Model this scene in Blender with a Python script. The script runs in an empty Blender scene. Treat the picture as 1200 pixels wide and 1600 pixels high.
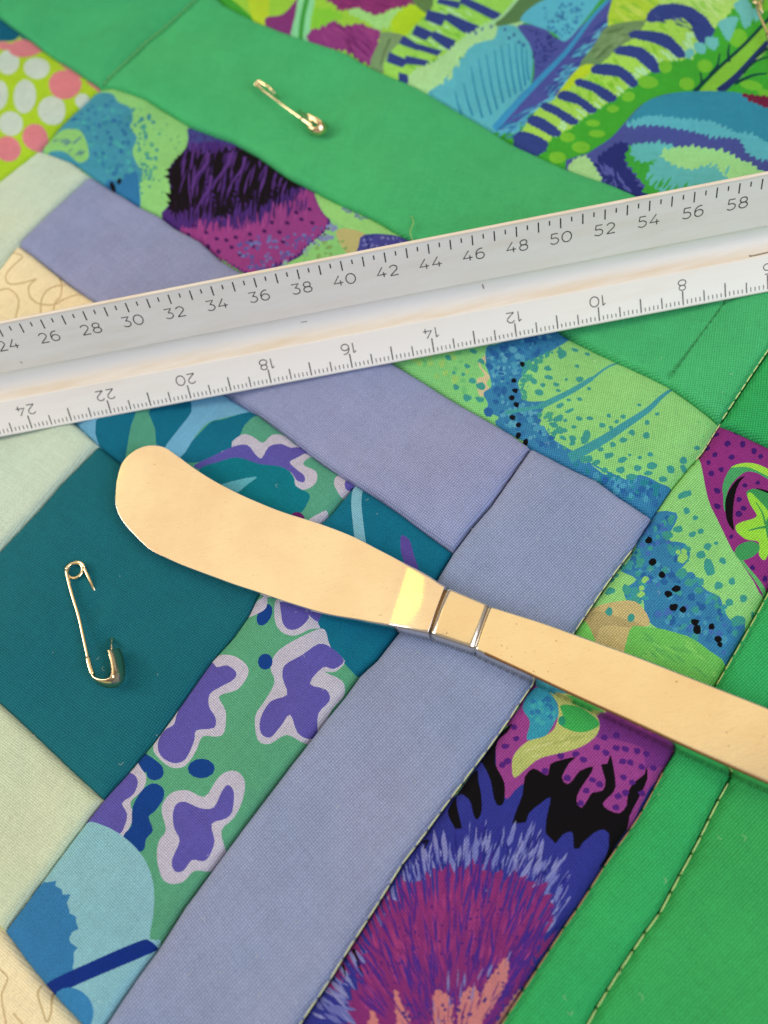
import bpy, math, random
import numpy as np
from mathutils import Vector, Matrix
from mathutils.geometry import delaunay_2d_cdt
rad = math.radians
C = bpy.context.scene.collection
SC = 0.01                       # everything is laid out in centimetres, the scene is in metres

# ------------------------------------------------------------------ camera
FPX, TILT, ROLL, DIST = 1300.0, rad(27), rad(15), 18.363
_s, _c = math.sin(TILT), math.cos(TILT)
r0, u0, fw = np.array([1., 0, 0]), np.array([0, _c, _s]), np.array([0, _s, -_c])
RV = math.cos(ROLL) * r0 - math.sin(ROLL) * u0
UV = math.sin(ROLL) * r0 + math.cos(ROLL) * u0
CP = -fw * DIST
cam = bpy.data.cameras.new('camera')
co = bpy.data.objects.new('camera', cam)
C.objects.link(co)
M = Matrix(((RV[0], UV[0], -fw[0], CP[0] * SC), (RV[1], UV[1], -fw[1], CP[1] * SC), (RV[2], UV[2], -fw[2], CP[2] * SC), (0, 0, 0, 1)))
co.matrix_world = M
cam.sensor_fit = 'VERTICAL'
cam.sensor_height = 36
cam.lens = FPX / 1600 * 36
cam.clip_start, cam.clip_end = 0.01, 50
cam.dof.use_dof = True
cam.dof.focus_distance = 0.176
cam.dof.aperture_fstop = 11.0
bpy.context.scene.camera = co

# ------------------------------------------------------------------ world: the dim room round the quilt
W = bpy.data.worlds.new('World')
bpy.context.scene.world = W
W.use_nodes = True
nt = W.node_tree
bg = nt.nodes['Background']
tc = nt.nodes.new('ShaderNodeTexCoord')
sp = nt.nodes.new('ShaderNodeSeparateXYZ')
rp = nt.nodes.new('ShaderNodeValToRGB')
nt.links.new(tc.outputs['Generated'], sp.inputs[0])
mr = nt.nodes.new('ShaderNodeMapRange')
mr.inputs[1].default_value, mr.inputs[2].default_value = -1, 1
nt.links.new(sp.outputs[2], mr.inputs[0])
nt.links.new(mr.outputs[0], rp.inputs[0])
cr = rp.color_ramp
cr.elements[0].position, cr.elements[0].color = 0.50, (0.09, 0.06, 0.045, 1)
cr.elements[1].position, cr.elements[1].color = 0.95, (0.44, 0.37, 0.27, 1)
e = cr.elements.new(0.60); e.color = (0.20, 0.17, 0.15, 1)
e = cr.elements.new(0.72); e.color = (0.32, 0.32, 0.33, 1)
nt.links.new(rp.outputs[0], bg.inputs[0])
bg.inputs[1].default_value = 1.0

def area(name, loc, target, sx, sy, radiance, col, shape='RECTANGLE'):
    l = bpy.data.lights.new(name, 'AREA')
    l.shape = shape
    l.size, l.size_y = sx, sy
    a = sx * sy * (math.pi / 4 if shape in ('DISK', 'ELLIPSE') else 1)
    l.energy = radiance * a * math.pi      # W for the wanted radiance
    l.color = col
    o = bpy.data.objects.new(name, l)
    C.objects.link(o)
    o.location = loc
    o.rotation_euler = (Vector(target) - Vector(loc)).to_track_quat('-Z', 'Y').to_euler()
    return o
area('warm_ceiling_glow', (-0.05, 0.75, 1.5), (0.0, 0.0, 0.0), 2.3, 1.7, 0.66, (1.0, 0.72, 0.30))
area('far_window', (-1.48, 0.52, 0.95), (0, 0, 0), 0.9, 1.0, 7.8, (1.0, 0.91, 0.82))
area('near_window', (0.75, -0.85, 0.85), (0, 0, 0), 1.0, 1.0, 4.3, (0.80, 0.88, 1.0))
area('small_lamp', (-0.78, 1.18, 1.33), (0, 0, 0), 0.19, 0.19, 2.9, (1.0, 0.82, 0.04), 'DISK')

vs = bpy.context.scene.view_settings
bpy.context.scene.display_settings.display_device = 'sRGB'
vs.view_transform = 'Standard'
vs.look = 'None'
vs.exposure = 0.0
vs.gamma = 1.0
vs.use_curve_mapping = False

# ------------------------------------------------------------------ helpers
def P(x, y, z=0.0):
    """point of the photograph -> point of the level z (cm)"""
    d = fw + ((x - 600) / FPX) * RV - ((y - 800) / FPX) * UV
    return CP + d * ((z - CP[2]) / d[2])
def P2(pts, z=0.0):
    a = np.asarray(pts, float)
    d = fw[None] + ((a[:, :1] - 600) / FPX) * RV[None] - ((a[:, 1:2] - 800) / FPX) * UV[None]
    return (CP[None] + d * ((z - CP[2]) / d[:, 2:3]))[:, :2]
def lin(c):
    c = [v / 255 for v in c]
    return tuple(v / 12.92 if v <= 0.04045 else ((v + 0.055) / 1.055) ** 2.4 for v in c)
def frame(x0, y0, s):
    def f(t):
        if isinstance(t, str):
            t = [tuple(float(q) for q in p.split(',')) for p in t.split()]
        return [(x0 + x / s, y0 + y / s) for x, y in t]
    f.s = s
    return f
def smooth(pts, closed=True, n=3):
    out = []
    N = len(pts)
    rng = range(N) if closed else range(N - 1)
    for i in rng:
        g = (lambda k: pts[k % N]) if closed else (lambda k: pts[min(max(k, 0), N - 1)])
        a, b, c, d = (np.array(g(i + k)) for k in (-1, 0, 1, 2))
        for j in range(n):
            t = j / n
            out.append(tuple(0.5 * (2 * b + (c - a) * t + (2 * a - 5 * b + 4 * c - d) * t * t + (3 * b - a - 3 * c + d) * t ** 3)))
    if not closed:
        out.append(tuple(pts[-1]))
    return out
def resample(pts, step, closed=False):
    p = [np.array(q, float) for q in pts] + ([np.array(pts[0], float)] if closed else [])
    out = []
    for a, b in zip(p[:-1], p[1:]):
        n = max(1, int(round(np.hypot(*(b - a)) / step)))
        out += [tuple(a + (b - a) * k / n) for k in range(n)]
    if not closed:
        out.append(tuple(p[-1]))
    return out
def mesh_obj(name, verts, faces, mat, parent=None, smooth_=True, scale=SC):
    me = bpy.data.meshes.new(name)
    v = np.asarray(verts, float) * scale
    me.from_pydata(v.tolist(), [], faces)
    if smooth_:
        me.polygons.foreach_set('use_smooth', [True] * len(me.polygons))
    if mat:
        me.materials.append(mat)
    o = bpy.data.objects.new(name, me)
    C.objects.link(o)
    o.parent = parent
    return o
def thing(name, label, cat, loc=(0, 0, 0), group=None):
    o = bpy.data.objects.new(name, None)
    C.objects.link(o)
    o.empty_display_size = 0.01
    o.location = loc
    o['label'] = label
    o['category'] = cat
    if group:
        o['group'] = group
    return o
class TB:                                             # tubes and lofts
    def __init__(s): s.v = []; s.f = []
    def tube(s, path, r, n=10, cap=True):
        path = [np.array(p, float) for p in path]
        rs = r if hasattr(r, '__len__') else [r] * len(path)
        up = None; base = len(s.v)
        for i, p in enumerate(path):
            t = path[min(i + 1, len(path) - 1)] - path[max(i - 1, 0)]
            t /= np.linalg.norm(t) + 1e-12
            if up is None:
                up = np.cross(t, [0.13, 0.2, 1.0]); up /= np.linalg.norm(up)
            up = up - t * (up @ t); up /= np.linalg.norm(up)
            w = np.cross(t, up)
            for k in range(n):
                a = 2 * math.pi * k / n
                s.v.append(p + rs[i] * (math.cos(a) * up + math.sin(a) * w))
        for i in range(len(path) - 1):
            for k in range(n):
                a, b = base + i * n + k, base + i * n + (k + 1) % n
                s.f.append((a, b, b + n, a + n))
        if cap:
            s.f.append(tuple(base + k for k in range(n))[::-1])
            s.f.append(tuple(base + (len(path) - 1) * n + k for k in range(n)))
    def loft(s, rings, cap0=True, cap1=True):
        base = len(s.v); n = len(rings[0])
        for r in rings: s.v += [np.array(p, float) for p in r]
        for i in range(len(rings) - 1):
            for k in range(n):
                a, b = base + i * n + k, base + i * n + (k + 1) % n
                s.f.append((a, b, b + n, a + n))
        if cap0: s.f.append(tuple(base + k for k in range(n))[::-1])
        if cap1: s.f.append(tuple(base + (len(rings) - 1) * n + k for k in range(n)))
    def build(s, name, mat, parent=None, sm=True):
        return mesh_obj(name, s.v, s.f, mat, parent, sm)

# ------------------------------------------------------------------ materials
def new_mat(name):
    m = bpy.data.materials.new(name)
    m.use_nodes = True
    return m, m.node_tree, m.node_tree.nodes['Principled BSDF']
def mth(nt, op, a, b=None, c=None):
    n = nt.nodes.new('ShaderNodeMath'); n.operation = op
    for i, v in enumerate((a, b, c)):
        if v is None: continue
        if isinstance(v, (int, float)): n.inputs[i].default_value = v
        else: nt.links.new(v, n.inputs[i])
    return n.outputs[0]
def noise(nt, vec, scale, detail=3, rough=0.5):
    n = nt.nodes.new('ShaderNodeTexNoise')
    n.inputs['Scale'].default_value = scale
    n.inputs['Detail'].default_value = detail
    n.inputs['Roughness'].default_value = rough
    if vec is not None: nt.links.new(vec, n.inputs['Vector'])
    return n.outputs['Fac']
def mixc(nt, fac, a, b, mode='MIX'):
    n = nt.nodes.new('ShaderNodeMix'); n.data_type = 'RGBA'; n.blend_type = mode
    for sock, v in ((n.inputs[0], fac), (n.inputs[6], a), (n.inputs[7], b)):
        if isinstance(v, (int, float)): sock.default_value = v
        elif isinstance(v, tuple): sock.default_value = (*v[:3], 1)
        else: nt.links.new(v, sock)
    return n.outputs[2]
def fabric(name, angle, weft=(0.62, 0.66, 0.74), pitch=0.052, mottle=0.16, contrast=0.5, tint=(1.0, 0.9, 0.8)):
    """woven cotton: printed or dyed colour from the mesh, plain weave from two crossing thread waves"""
    m, nt, b = new_mat(name)
    tc = nt.nodes.new('ShaderNodeTexCoord')
    mp = nt.nodes.new('ShaderNodeMapping')
    mp.inputs['Rotation'].default_value = (0, 0, angle)
    nt.links.new(tc.outputs['Object'], mp.inputs[0])
    # wobble so that the threads are not ruler-straight
    wob = nt.nodes.new('ShaderNodeTexNoise'); wob.inputs['Scale'].default_value = 160; wob.inputs['Detail'].default_value = 2
    nt.links.new(tc.outputs['Object'], wob.inputs['Vector'])
    vm = nt.nodes.new('ShaderNodeVectorMath'); vm.operation = 'MULTIPLY_ADD'
    nt.links.new(wob.outputs['Color'], vm.inputs[0]); vm.inputs[1].default_value = (0.0003,) * 3
    nt.links.new(mp.outputs[0], vm.inputs[2])
    sx = nt.nodes.new('ShaderNodeSeparateXYZ'); nt.links.new(vm.outputs[0], sx.inputs[0])
    k = 2 * math.pi / (pitch * SC)
    u = mth(nt, 'SINE', mth(nt, 'MULTIPLY', sx.outputs[0], k))
    v = mth(nt, 'SINE', mth(nt, 'MULTIPLY', sx.outputs[1], k * 1.08))
    w = mth(nt, 'MULTIPLY', u, v)                                   # -1..1, over / under
    h = mth(nt, 'ABSOLUTE', w)
    pit = mth(nt, 'SUBTRACT', 1.0, h)
    pit = mth(nt, 'POWER', pit, 1.6)
    fib = noise(nt, tc.outputs['Object'], 2600, 2, 0.6)
    mot = noise(nt, tc.outputs['Object'], 55, 4, 0.6)
    mot2 = noise(nt, tc.outputs['Object'], 240, 3, 0.6)
    at = nt.nodes.new('ShaderNodeAttribute'); at.attribute_name = 'print'
    col = at.outputs['Color']
    # warp and weft carry slightly different dye
    col = mixc(nt, mth(nt, 'MULTIPLY', mth(nt, 'MULTIPLY_ADD', w, 0.5, 0.5), 0.45), col, mixc(nt, 1.0, col, weft, 'MULTIPLY'))
    big = noise(nt, tc.outputs['Object'], 18, 3, .55)
    bm = nt.nodes.new('ShaderNodeMapRange'); bm.inputs[1].default_value, bm.inputs[2].default_value = .4, .65
    nt.links.new(big, bm.inputs[0])
    col = mixc(nt, mth(nt, 'MULTIPLY', bm.outputs[0], 0.6), col, mixc(nt, 1.0, col, (0.82, 0.99, 1.04), 'MULTIPLY'))
    mm = mth(nt, 'MULTIPLY', mth(nt, 'SUBTRACT', mth(nt, 'ADD', mth(nt, 'MULTIPLY', mot, 0.7), mth(nt, 'MULTIPLY', mot2, 0.3)), 0.5), mottle * 5)
    dark = mth(nt, 'ADD', mth(nt, 'MULTIPLY_ADD', mm, 0.5, 1.0), mth(nt, 'MULTIPLY', mth(nt, 'SUBTRACT', fib, 0.5), 0.5))
    for sc_ in ((1, .06, 1), (.06, 1, 1)):                          # slubs: threads that run thick for a while
        m2 = nt.nodes.new('ShaderNodeMapping'); m2.inputs['Scale'].default_value = sc_
        nt.links.new(mp.outputs[0], m2.inputs[0])
        sl = noise(nt, m2.outputs[0], 1700, 2, .5)
        dark = mth(nt, 'ADD', dark, mth(nt, 'MULTIPLY', mth(nt, 'SUBTRACT', sl, 0.5), 0.17))
    dark = mth(nt, 'SUBTRACT', mth(nt, 'ADD', dark, contrast * 0.42), mth(nt, 'MULTIPLY', pit, contrast))
    cc = nt.nodes.new('ShaderNodeCombineColor')
    for i in range(3): nt.links.new(dark, cc.inputs[i])
    col = mixc(nt, 1.0, col, cc.outputs[0], 'MULTIPLY')
    nt.links.new(col, b.inputs['Base Color'])
    b.inputs['Roughness'].default_value = 0.85
    b.inputs['Specular IOR Level'].default_value = 0.12
    b.inputs['Sheen Weight'].default_value = 0.0
    b.inputs['Sheen Roughness'].default_value = 0.5
    bp = nt.nodes.new('ShaderNodeBump'); bp.inputs['Strength'].default_value = 0.55; bp.inputs['Distance'].default_value = 0.00012
    nt.links.new(mth(nt, 'ADD', h, mth(nt, 'MULTIPLY', fib, 0.8)), bp.inputs['Height'])
    bp2 = nt.nodes.new('ShaderNodeBump'); bp2.inputs['Strength'].default_value = 0.5; bp2.inputs['Distance'].default_value = 0.0006
    nt.links.new(mot2, bp2.inputs['Height'])
    nt.links.new(bp2.outputs[0], bp.inputs['Normal'])
    nt.links.new(bp.outputs[0], b.inputs['Normal'])
    return m
def metal(name, col, rough, rvar=0.08, scratch=0.25, sscale=1.0, grime=(0.25, 0.13, 0.05), grime_amt=0.5, blush=None):
    m, nt, b = new_mat(name)
    tc = nt.nodes.new('ShaderNodeTexCoord')
    n1 = noise(nt, tc.outputs['Object'], 120 * sscale, 5, 0.65)
    mp = nt.nodes.new('ShaderNodeMapping'); mp.inputs['Scale'].default_value = (1, 14, 1); mp.inputs['Rotation'].default_value = (0, 0, rad(35))
    nt.links.new(tc.outputs['Object'], mp.inputs[0])
    n2 = noise(nt, mp.outputs[0], 420 * sscale, 4, 0.7)
    n3 = noise(nt, tc.outputs['Object'], 1500 * sscale, 2, 0.5)
    spots = mth(nt, 'MULTIPLY', mth(nt, 'GREATER_THAN', n3, 0.735), grime_amt)
    if blush is not None:                               # mottled reflection painted into the base colour as soft warm clouds
        n4 = noise(nt, tc.outputs['Object'], 45, 4, .6)
        rr_ = nt.nodes.new('ShaderNodeMapRange'); rr_.inputs[1].default_value, rr_.inputs[2].default_value = .38, .68
        nt.links.new(n4, rr_.inputs[0])
        col = mixc(nt, rr_.outputs[0], col, blush)
    st_ = nt.nodes.new('ShaderNodeMapRange'); st_.inputs[1].default_value, st_.inputs[2].default_value, st_.inputs[3].default_value, st_.inputs[4].default_value = .55, .72, 0, .22
    nt.links.new(n2, st_.inputs[0])
    col = mixc(nt, st_.outputs[0], col, (.62, .46, .30))
    c = mixc(nt, spots, col, grime)
    nt.links.new(c, b.inputs['Base Color'])
    b.inputs['Metallic'].default_value = 1
    r = mth(nt, 'ADD', mth(nt, 'MULTIPLY_ADD', n1, rvar, rough - rvar / 2), mth(nt, 'MULTIPLY', n2, rvar * 0.6))
    nt.links.new(r, b.inputs['Roughness'])
    bp = nt.nodes.new('ShaderNodeBump'); bp.inputs['Strength'].default_value = scratch; bp.inputs['Distance'].default_value = 0.00003
    nt.links.new(mth(nt, 'ADD', n2, n1), bp.inputs['Height'])
    nt.links.new(bp.outputs[0], b.inputs['Normal'])
    return m
def plain(name, col, rough=0.5, nz=0.0, scale=300, spec=0.5):
    m, nt, b = new_mat(name)
    tc = nt.nodes.new('ShaderNodeTexCoord')
    n1 = noise(nt, tc.outputs['Object'], scale, 4, 0.6)
    f = mth(nt, 'MULTIPLY_ADD', n1, nz * 2, 1 - nz)
    cc = nt.nodes.new('ShaderNodeCombineColor')
    for i in range(3): nt.links.new(f, cc.inputs[i])
    nt.links.new(mixc(nt, 1.0, col, cc.outputs[0], 'MULTIPLY'), b.inputs['Base Color'])
    b.inputs['Roughness'].default_value = rough
    b.inputs['Specular IOR Level'].default_value = spec
    return m

# ------------------------------------------------------------------ the quilt: seams in the photograph's own coordinates
def Q_(s): return frame(0, 0, 1)(s)
U1 = Q_('280,-60 350,3 400,25 480,55 543,80 617,120 687,152 747,183 800,212 843,230 947,277 997,303 1120,362 1420,505')
U2a = Q_('-160,-75 0,22 43,52 83,82 123,110 157,135')
U2b = Q_('157,135 177,137 227,152 297,190 360,210 400,233 450,270 493,292 560,327 617,360 647,373 770,440 888,515 967,555 1047,593 1130,652')
U2c = Q_('1130,652 1165,670 1200,687 1295,737 1430,800')
U3a = Q_('57,227 110,248 137,267')
U3b = Q_('137,267 167,287 213,315 247,330 273,350 310,370 343,400 480,482 618,565 667,593 720,627 767,657 800,677 830,698')
U3c = Q_('830,698 900,733 933,747 967,770 1022,801')
U4a = Q_('28,382 53,400 110,443 153,472 240,530')
U4b = Q_('240,530 357,615 400,640 453,680 500,717 553,752')
U4c = Q_('553,752 587,773 627,800 667,830 708,860')
U5a = Q_('40,600 113,658 152,695')
U5b = Q_('152,695 190,723 310,810 420,893')
U6 = Q_('-160,960 0,1103 43,1145 100,1200 153,1248')
U7 = Q_('-160,1300 0,1456 33,1500 80,1555 117,1597 290,1790')
V8 = Q_('157,135 197,100 233,60 277,22 300,2 360,-60')
V9a = Q_('157,135 127,163 97,187 57,227')
V9b = Q_('57,227 0,270 -160,395')
V7 = Q_('137,267 80,325 28,382')
V7b = Q_('28,382 0,415 -160,575')
V4k = Q_('240,530 40,600')
Vk2 = Q_('40,600 -160,760')
V6a = Q_('152,695 93,753 54,799 0,854 -160,1005')
V5 = Q_('830,698 800,743 767,790 740,820 708,860')
V45 = Q_('708,860 682,900 640,958 613,992 587,1027 560,1053 537,1087 510,1120 477,1163 450,1197 407,1253 350,1327 320,1367 283,1417 240,1487 207,1533 167,1593 20,1800')
VF = Q_('553,752 517,797 470,845 420,893')
VFb = Q_('420,893 395,932 382,957 360,987 323,1027 277,1090 230,1153 193,1200 153,1248')
VFc = Q_('153,1248 123,1290 63,1373 0,1452')
VFd = Q_('0,1456 -80,1380')
V3a = Q_('1130,652 1103,697 1087,713 1053,755 1022,801')
V3b = Q_('1022,801 1003,830 990,853 967,883 943,917 923,947 900,982 860,1033 822,1082 798,1120 770,1160 740,1200 690,1267 657,1313 630,1347 597,1400 573,1437 537,1493 517,1527 470,1597 340,1790')
V2g = Q_('1130,652 1200,550 1310,390 1420,505')
V1a = Q_('1295,737 1197,933 1177,970 1153,1013 1123,1067 1085,1130 1040,1203 1000,1277 963,1327 943,1357 910,1410 880,1453 843,1510 800,1577 660,1790')
V1b = Q_('1440,640 1290,950 1200,1115 1143,1220 1127,1248 1112,1277 1097,1307 1082,1335 1065,1365 1048,1397 1032,1427 1010,1457 990,1487 972,1515 952,1547 933,1578 915,1610 815,1790')
rv = lambda p: p[::-1]
def join(*ps):
    out = []
    for p in ps:
        for q in p:
            if not out or abs(out[-1][0] - q[0]) + abs(out[-1][1] - q[1]) > 0.01: out.append(q)
    if abs(out[-1][0] - out[0][0]) + abs(out[-1][1] - out[0][1]) < 0.01: out.pop()
    return out

GREEN, GREEN2, LAV, LAV2 = (72, 178, 112), (52, 168, 96), (146, 152, 190), (143, 152, 185)
TEAL, PALE, CREAM = (24, 104, 116), (200, 214, 196), (238, 222, 184)
PATCH = {}
def patch(key, outline, base, lift, angle, label, mat='solid'):
    PATCH[key] = dict(o=outline, base=base, lift=lift, angle=angle, label=label, art=[], mat=mat)
patch('P1', join(U2a, V8, [(-160, -60)]), (66, 172, 112), 0.02, 0.5, 'plain green fabric patch above the dotted patch')
patch('P2', join(U2b, V2g[:3], rv(U1), rv(V8)), GREEN, 0.05, 0.5, 'long plain green fabric strip under the small closed pin')
patch('P3', join(U1, [(1420, -60)]), (62, 160, 52), 0.0, 0.5, 'feather-printed fabric patch in lime, blue and purple', 'print')
patch('P4', join(U2a, V9a, V9b), (172, 208, 44), 0.0, 0.6, 'lime fabric patch with white and pink dots', 'print')
patch('P5', join(U2b, V3a, rv(U3c), rv(U3b), rv(U3a), rv(V9a)), (140, 205, 124), 0.0, 0.5, 'printed strip with purple and black petals and green leaves', 'print')
patch('P6', join(V3a[::-1][::-1], V3b, rv(V1a), rv(U2c[:4])), (142, 206, 124), 0.0, 1.0, 'printed strip with purple thistle and black flames', 'print')
patch('L1', join(U3b, V5, rv(U4c), rv(U4b), rv(U4a), rv(V7)), LAV, 0.05, 0.95, 'plain lavender strip crossing under the ruler')
patch('L2', join(U3c, V3b, rv(V45), rv(V5)), LAV2, 0.06, 1.05, 'plain lavender strip running down under the knife')
patch('F1', join(U4b, VF, rv(U5b), rv(U5a), rv(V4k)), (84, 156, 130), 0.0, 0.9, 'teal and violet flower-printed patch behind the blade', 'floral')
patch('F2', join(U4c, V45, [(290, 1790)], rv(U7[1:]), rv(VFc[:-1]), rv(VFb), rv(VF)), (88, 158, 124), 0.0, 0.9, 'flower-printed strip with violet blossoms and pale blue disc', 'floral')
patch('K1', join(U4a, V4k, Vk2, rv(V7b)), CREAM, 0.02, 0.8, 'cream patch with curly printed line', 'pale')
patch('K2', join([(0, 1456)], U7[2:], [(-160, 1790)], [(-160, 1300)]), CREAM, 0.02, 0.8, 'cream patch with curly line in lower left corner', 'pale')
patch('G1', join(V9b, rv(V7b), rv(V7), rv(U3a)), PALE, 0.03, 0.8, 'pale sage patch beside the dotted patch', 'pale')
patch('G2', join(U5a, V6a, rv(Vk2)), PALE, 0.03, 0.8, 'pale sage patch below the left end of the ruler', 'pale')
patch('G3', join(U6, VFc[:-1], [(0, 1456)], [(-160, 1300)]), (198, 210, 182), 0.02, 0.8, 'pale sage patch at lower left', 'pale')
patch('T1', join(U5b, VFb, rv(U6), rv(V6a)), TEAL, -0.01, 0.8, 'dark teal patch with the open-looking pin')
patch('GR1', join(V2g[:3], [(1420, 505)], [(1440, 640)], [(1430, 800)], rv(U2c)), (50, 164, 92), 0.03, 0.5, 'plain green patch beside the right end of the ruler')
patch('GR2', join(rv(V1a), [(1430, 800), (1440, 640)], V1b), GREEN2, 0.05, 1.1, 'narrow plain green strip along the thistle strip')
patch('GR3', join(V1b, [(1440, 1790)]), (56, 164, 90), 0.02, 1.1, 'plain green fabric in lower right corner')
def art(k, col, pts): PATCH[k]['art'].append((col, pts))
def fill(k, col, f, t, sm=True, n=3):
    p = f(t); art(k, col, smooth(p, True, n) if sm else p)
def jag(k, col, f, t, amp=3.0, step=3.4, seed=0, out=True):
    R = random.Random(seed + 11)
    p = resample(smooth(f(t), True, 2), step * 0.9, True)
    c = np.mean(p, axis=0); q = []
    for i, a in enumerate(p):
        b = p[(i + 1) % len(p)]; z = p[i - 1]
        nx, ny = (b[1] - z[1]), -(b[0] - z[0]); L = math.hypot(nx, ny) + 1e-6
        big_ = R.random() < .35
        s = amp * (R.uniform(0.5, 1.1) * (1.9 if big_ else 1) if i % 2 else -R.uniform(0.1, 0.7))
        tt = amp * (.7 if i % 2 else 0) + R.uniform(-.25, .25) * step
        q.append((a[0] + nx / L * s - ny / L * tt, a[1] + ny / L * s + nx / L * tt))
    art(k, col, q)
def stroke(k, col, f, t, w0, w1=None, sm=True):
    """tapered brush line; widths in the frame's own units"""
    w1 = w0 if w1 is None else w1
    p = f(t)
    if sm and len(p) > 2: p = smooth(p, False, 4)
    L, R_ = [], []
    n = len(p)
    for i, a in enumerate(p):
        b, z = p[min(i + 1, n - 1)], p[max(i - 1, 0)]
        dx, dy = b[0] - z[0], b[1] - z[1]; l = math.hypot(dx, dy) + 1e-9
        w = (w0 + (w1 - w0) * i / (n - 1)) / f.s / 2
        L.append((a[0] - dy / l * w, a[1] + dx / l * w)); R_.append((a[0] + dy / l * w, a[1] - dx / l * w))
    art(k, col, L + R_[::-1])
def leaf(k, col, a, b, w):
    """pointed lens-shaped brush mark in photograph units"""
    dx, dy = b[0] - a[0], b[1] - a[1]; l = math.hypot(dx, dy) + 1e-9
    nx, ny = -dy / l * w / 2, dx / l * w / 2
    m1 = (a[0] + dx * .35, a[1] + dy * .35); m2 = (a[0] + dx * .7, a[1] + dy * .7)
    art(k, col, [a, (m1[0] + nx, m1[1] + ny), (m2[0] + nx * .8, m2[1] + ny * .8), b, (m2[0] - nx * .8, m2[1] - ny * .8), (m1[0] - nx, m1[1] - ny)])
def dot(k, col, f, x, y, rx, ry=None, ang=0.0, n=8, rnd=None):
    ry = rx if ry is None else ry
    p = []
    for i in range(n):
        a = 2 * math.pi * i / n
        j = rnd.uniform(0.78, 1.2) if rnd else 1
        X, Y = math.cos(a) * rx * j, math.sin(a) * ry * j
        p.append((x + X * math.cos(ang) - Y * math.sin(ang), y + X * math.sin(ang) + Y * math.cos(ang)))
    art(k, col, f(p))
def inside(pt, poly):
    x, y = pt; c = False; j = len(poly) - 1
    for i in range(len(poly)):
        if (poly[i][1] > y) != (poly[j][1] > y) and x < (poly[j][0] - poly[i][0]) * (y - poly[i][1]) / (poly[j][1] - poly[i][1]) + poly[i][0]: c = not c
        j = i
    return c
F1_ = frame(0, 0, 1)
def grow(t, g=1.2):
    p = [tuple(float(q) for q in w.split(',')) for w in t.split()]
    cx, cy = sum(a for a, b in p) / len(p), sum(b for a, b in p) / len(p)
    return [(cx + (a - cx) * g, cy + (b - cy) * g) for a, b in p]
def inpts(region, n, seed, mind=0.0):
    R = random.Random(seed); out = []
    x0, x1 = min(p[0] for p in region), max(p[0] for p in region)
    y0, y1 = min(p[1] for p in region), max(p[1] for p in region)
    t = 0
    while len(out) < n and t < n * 60:
        t += 1
        q = (R.uniform(x0, x1), R.uniform(y0, y1))
        if inside(q, region) and all((q[0] - o[0]) ** 2 + (q[1] - o[1]) ** 2 > mind ** 2 for o in out): out.append(q)
    return out
def spots(k, cols, f, t, n, r0, r1, seed, asp=0.8, ang=None, mind=0, np_=7):
    R = random.Random(seed * 7 + 1)
    for q in inpts(f(t), n, seed, mind):
        r = R.uniform(r0, r1)
        dot(k, R.choice(cols), F1_, q[0], q[1], r, r * R.uniform(asp, 1), R.uniform(0, 3) if ang is None else ang, np_, R)
def streaks(k, cols, f, t, n, length, w, ang, seed, spread=0.15):
    """many pointed brush marks inside a region; ang is an angle or a function of the position"""
    R = random.Random(seed * 5 + 3)
    for q in inpts(f(t), n, seed):
        a = (ang(q) if callable(ang) else ang) + R.gauss(0, spread)
        L = length * R.uniform(.6, 1.3) / 2
        leaf(k, R.choice(cols), (q[0] - math.cos(a) * L, q[1] - math.sin(a) * L), (q[0] + math.cos(a) * L, q[1] + math.sin(a) * L), w * R.uniform(.6, 1.3))
#ART_BEGIN
FA, FB, FE, FG = frame(0, 0, 3), frame(400, 0, 3), frame(400, 400, 3), frame(800, 400, 3)
FH, FI, FJ, FK = frame(0, 800, 3), frame(400, 800, 3), frame(800, 800, 3), frame(0, 1200, 3)
FN, FO, FQ, FR = frame(660, 1040, 3), frame(460, 1300, 2.4), frame(1060, 640, 5), frame(380, 0, 3)
FW, FX, FY, FZ = frame(740, 0, 2.609), frame(700, 500, 4), frame(100, 540, 2.609), frame(240, 180, 3)
FV, FS = frame(480, 740, 4), frame(0, 380, 4)

# --- P4 dots
k = 'P4'
WD, PK = (200, 215, 205), (216, 128, 138)
for x, y, a, b in ((35, 285, 50, 60), (165, 305, 60, 57), (-10, 440, 44, 70), (112, 445, 52, 80), (238, 508, 66, 68), (45, 570, 58, 55), (385, 468, 36, 33), (-130, 300, 60, 60), (-110, 560, 60, 70), (-60, 160, 60, 50)):
    dot(k, WD, FA, x, y, a, b, 0.1, 14)
for x, y, a, b, g in ((105, 205, 74, 48, -.3), (12, 205, 40, 22, 0), (300, 385, 80, 74, .3), (25, 680, 62, 55, 0), (155, 628, 60, 56, -.4), (315, 292, 84, 20, .68), (430, 385, 44, 14, .75), (-110, 690, 60, 50, 0), (-100, 430, 55, 45, 0)):
    dot(k, PK, FA, x, y, a, b, g, 14)
fill(k, (0, 92, 125), FA, '-60,20 0,65 75,112 62,168 0,182 -60,170')
fill(k, (60, 120, 130), FA, '75,120 130,150 100,158 80,150')

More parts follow.
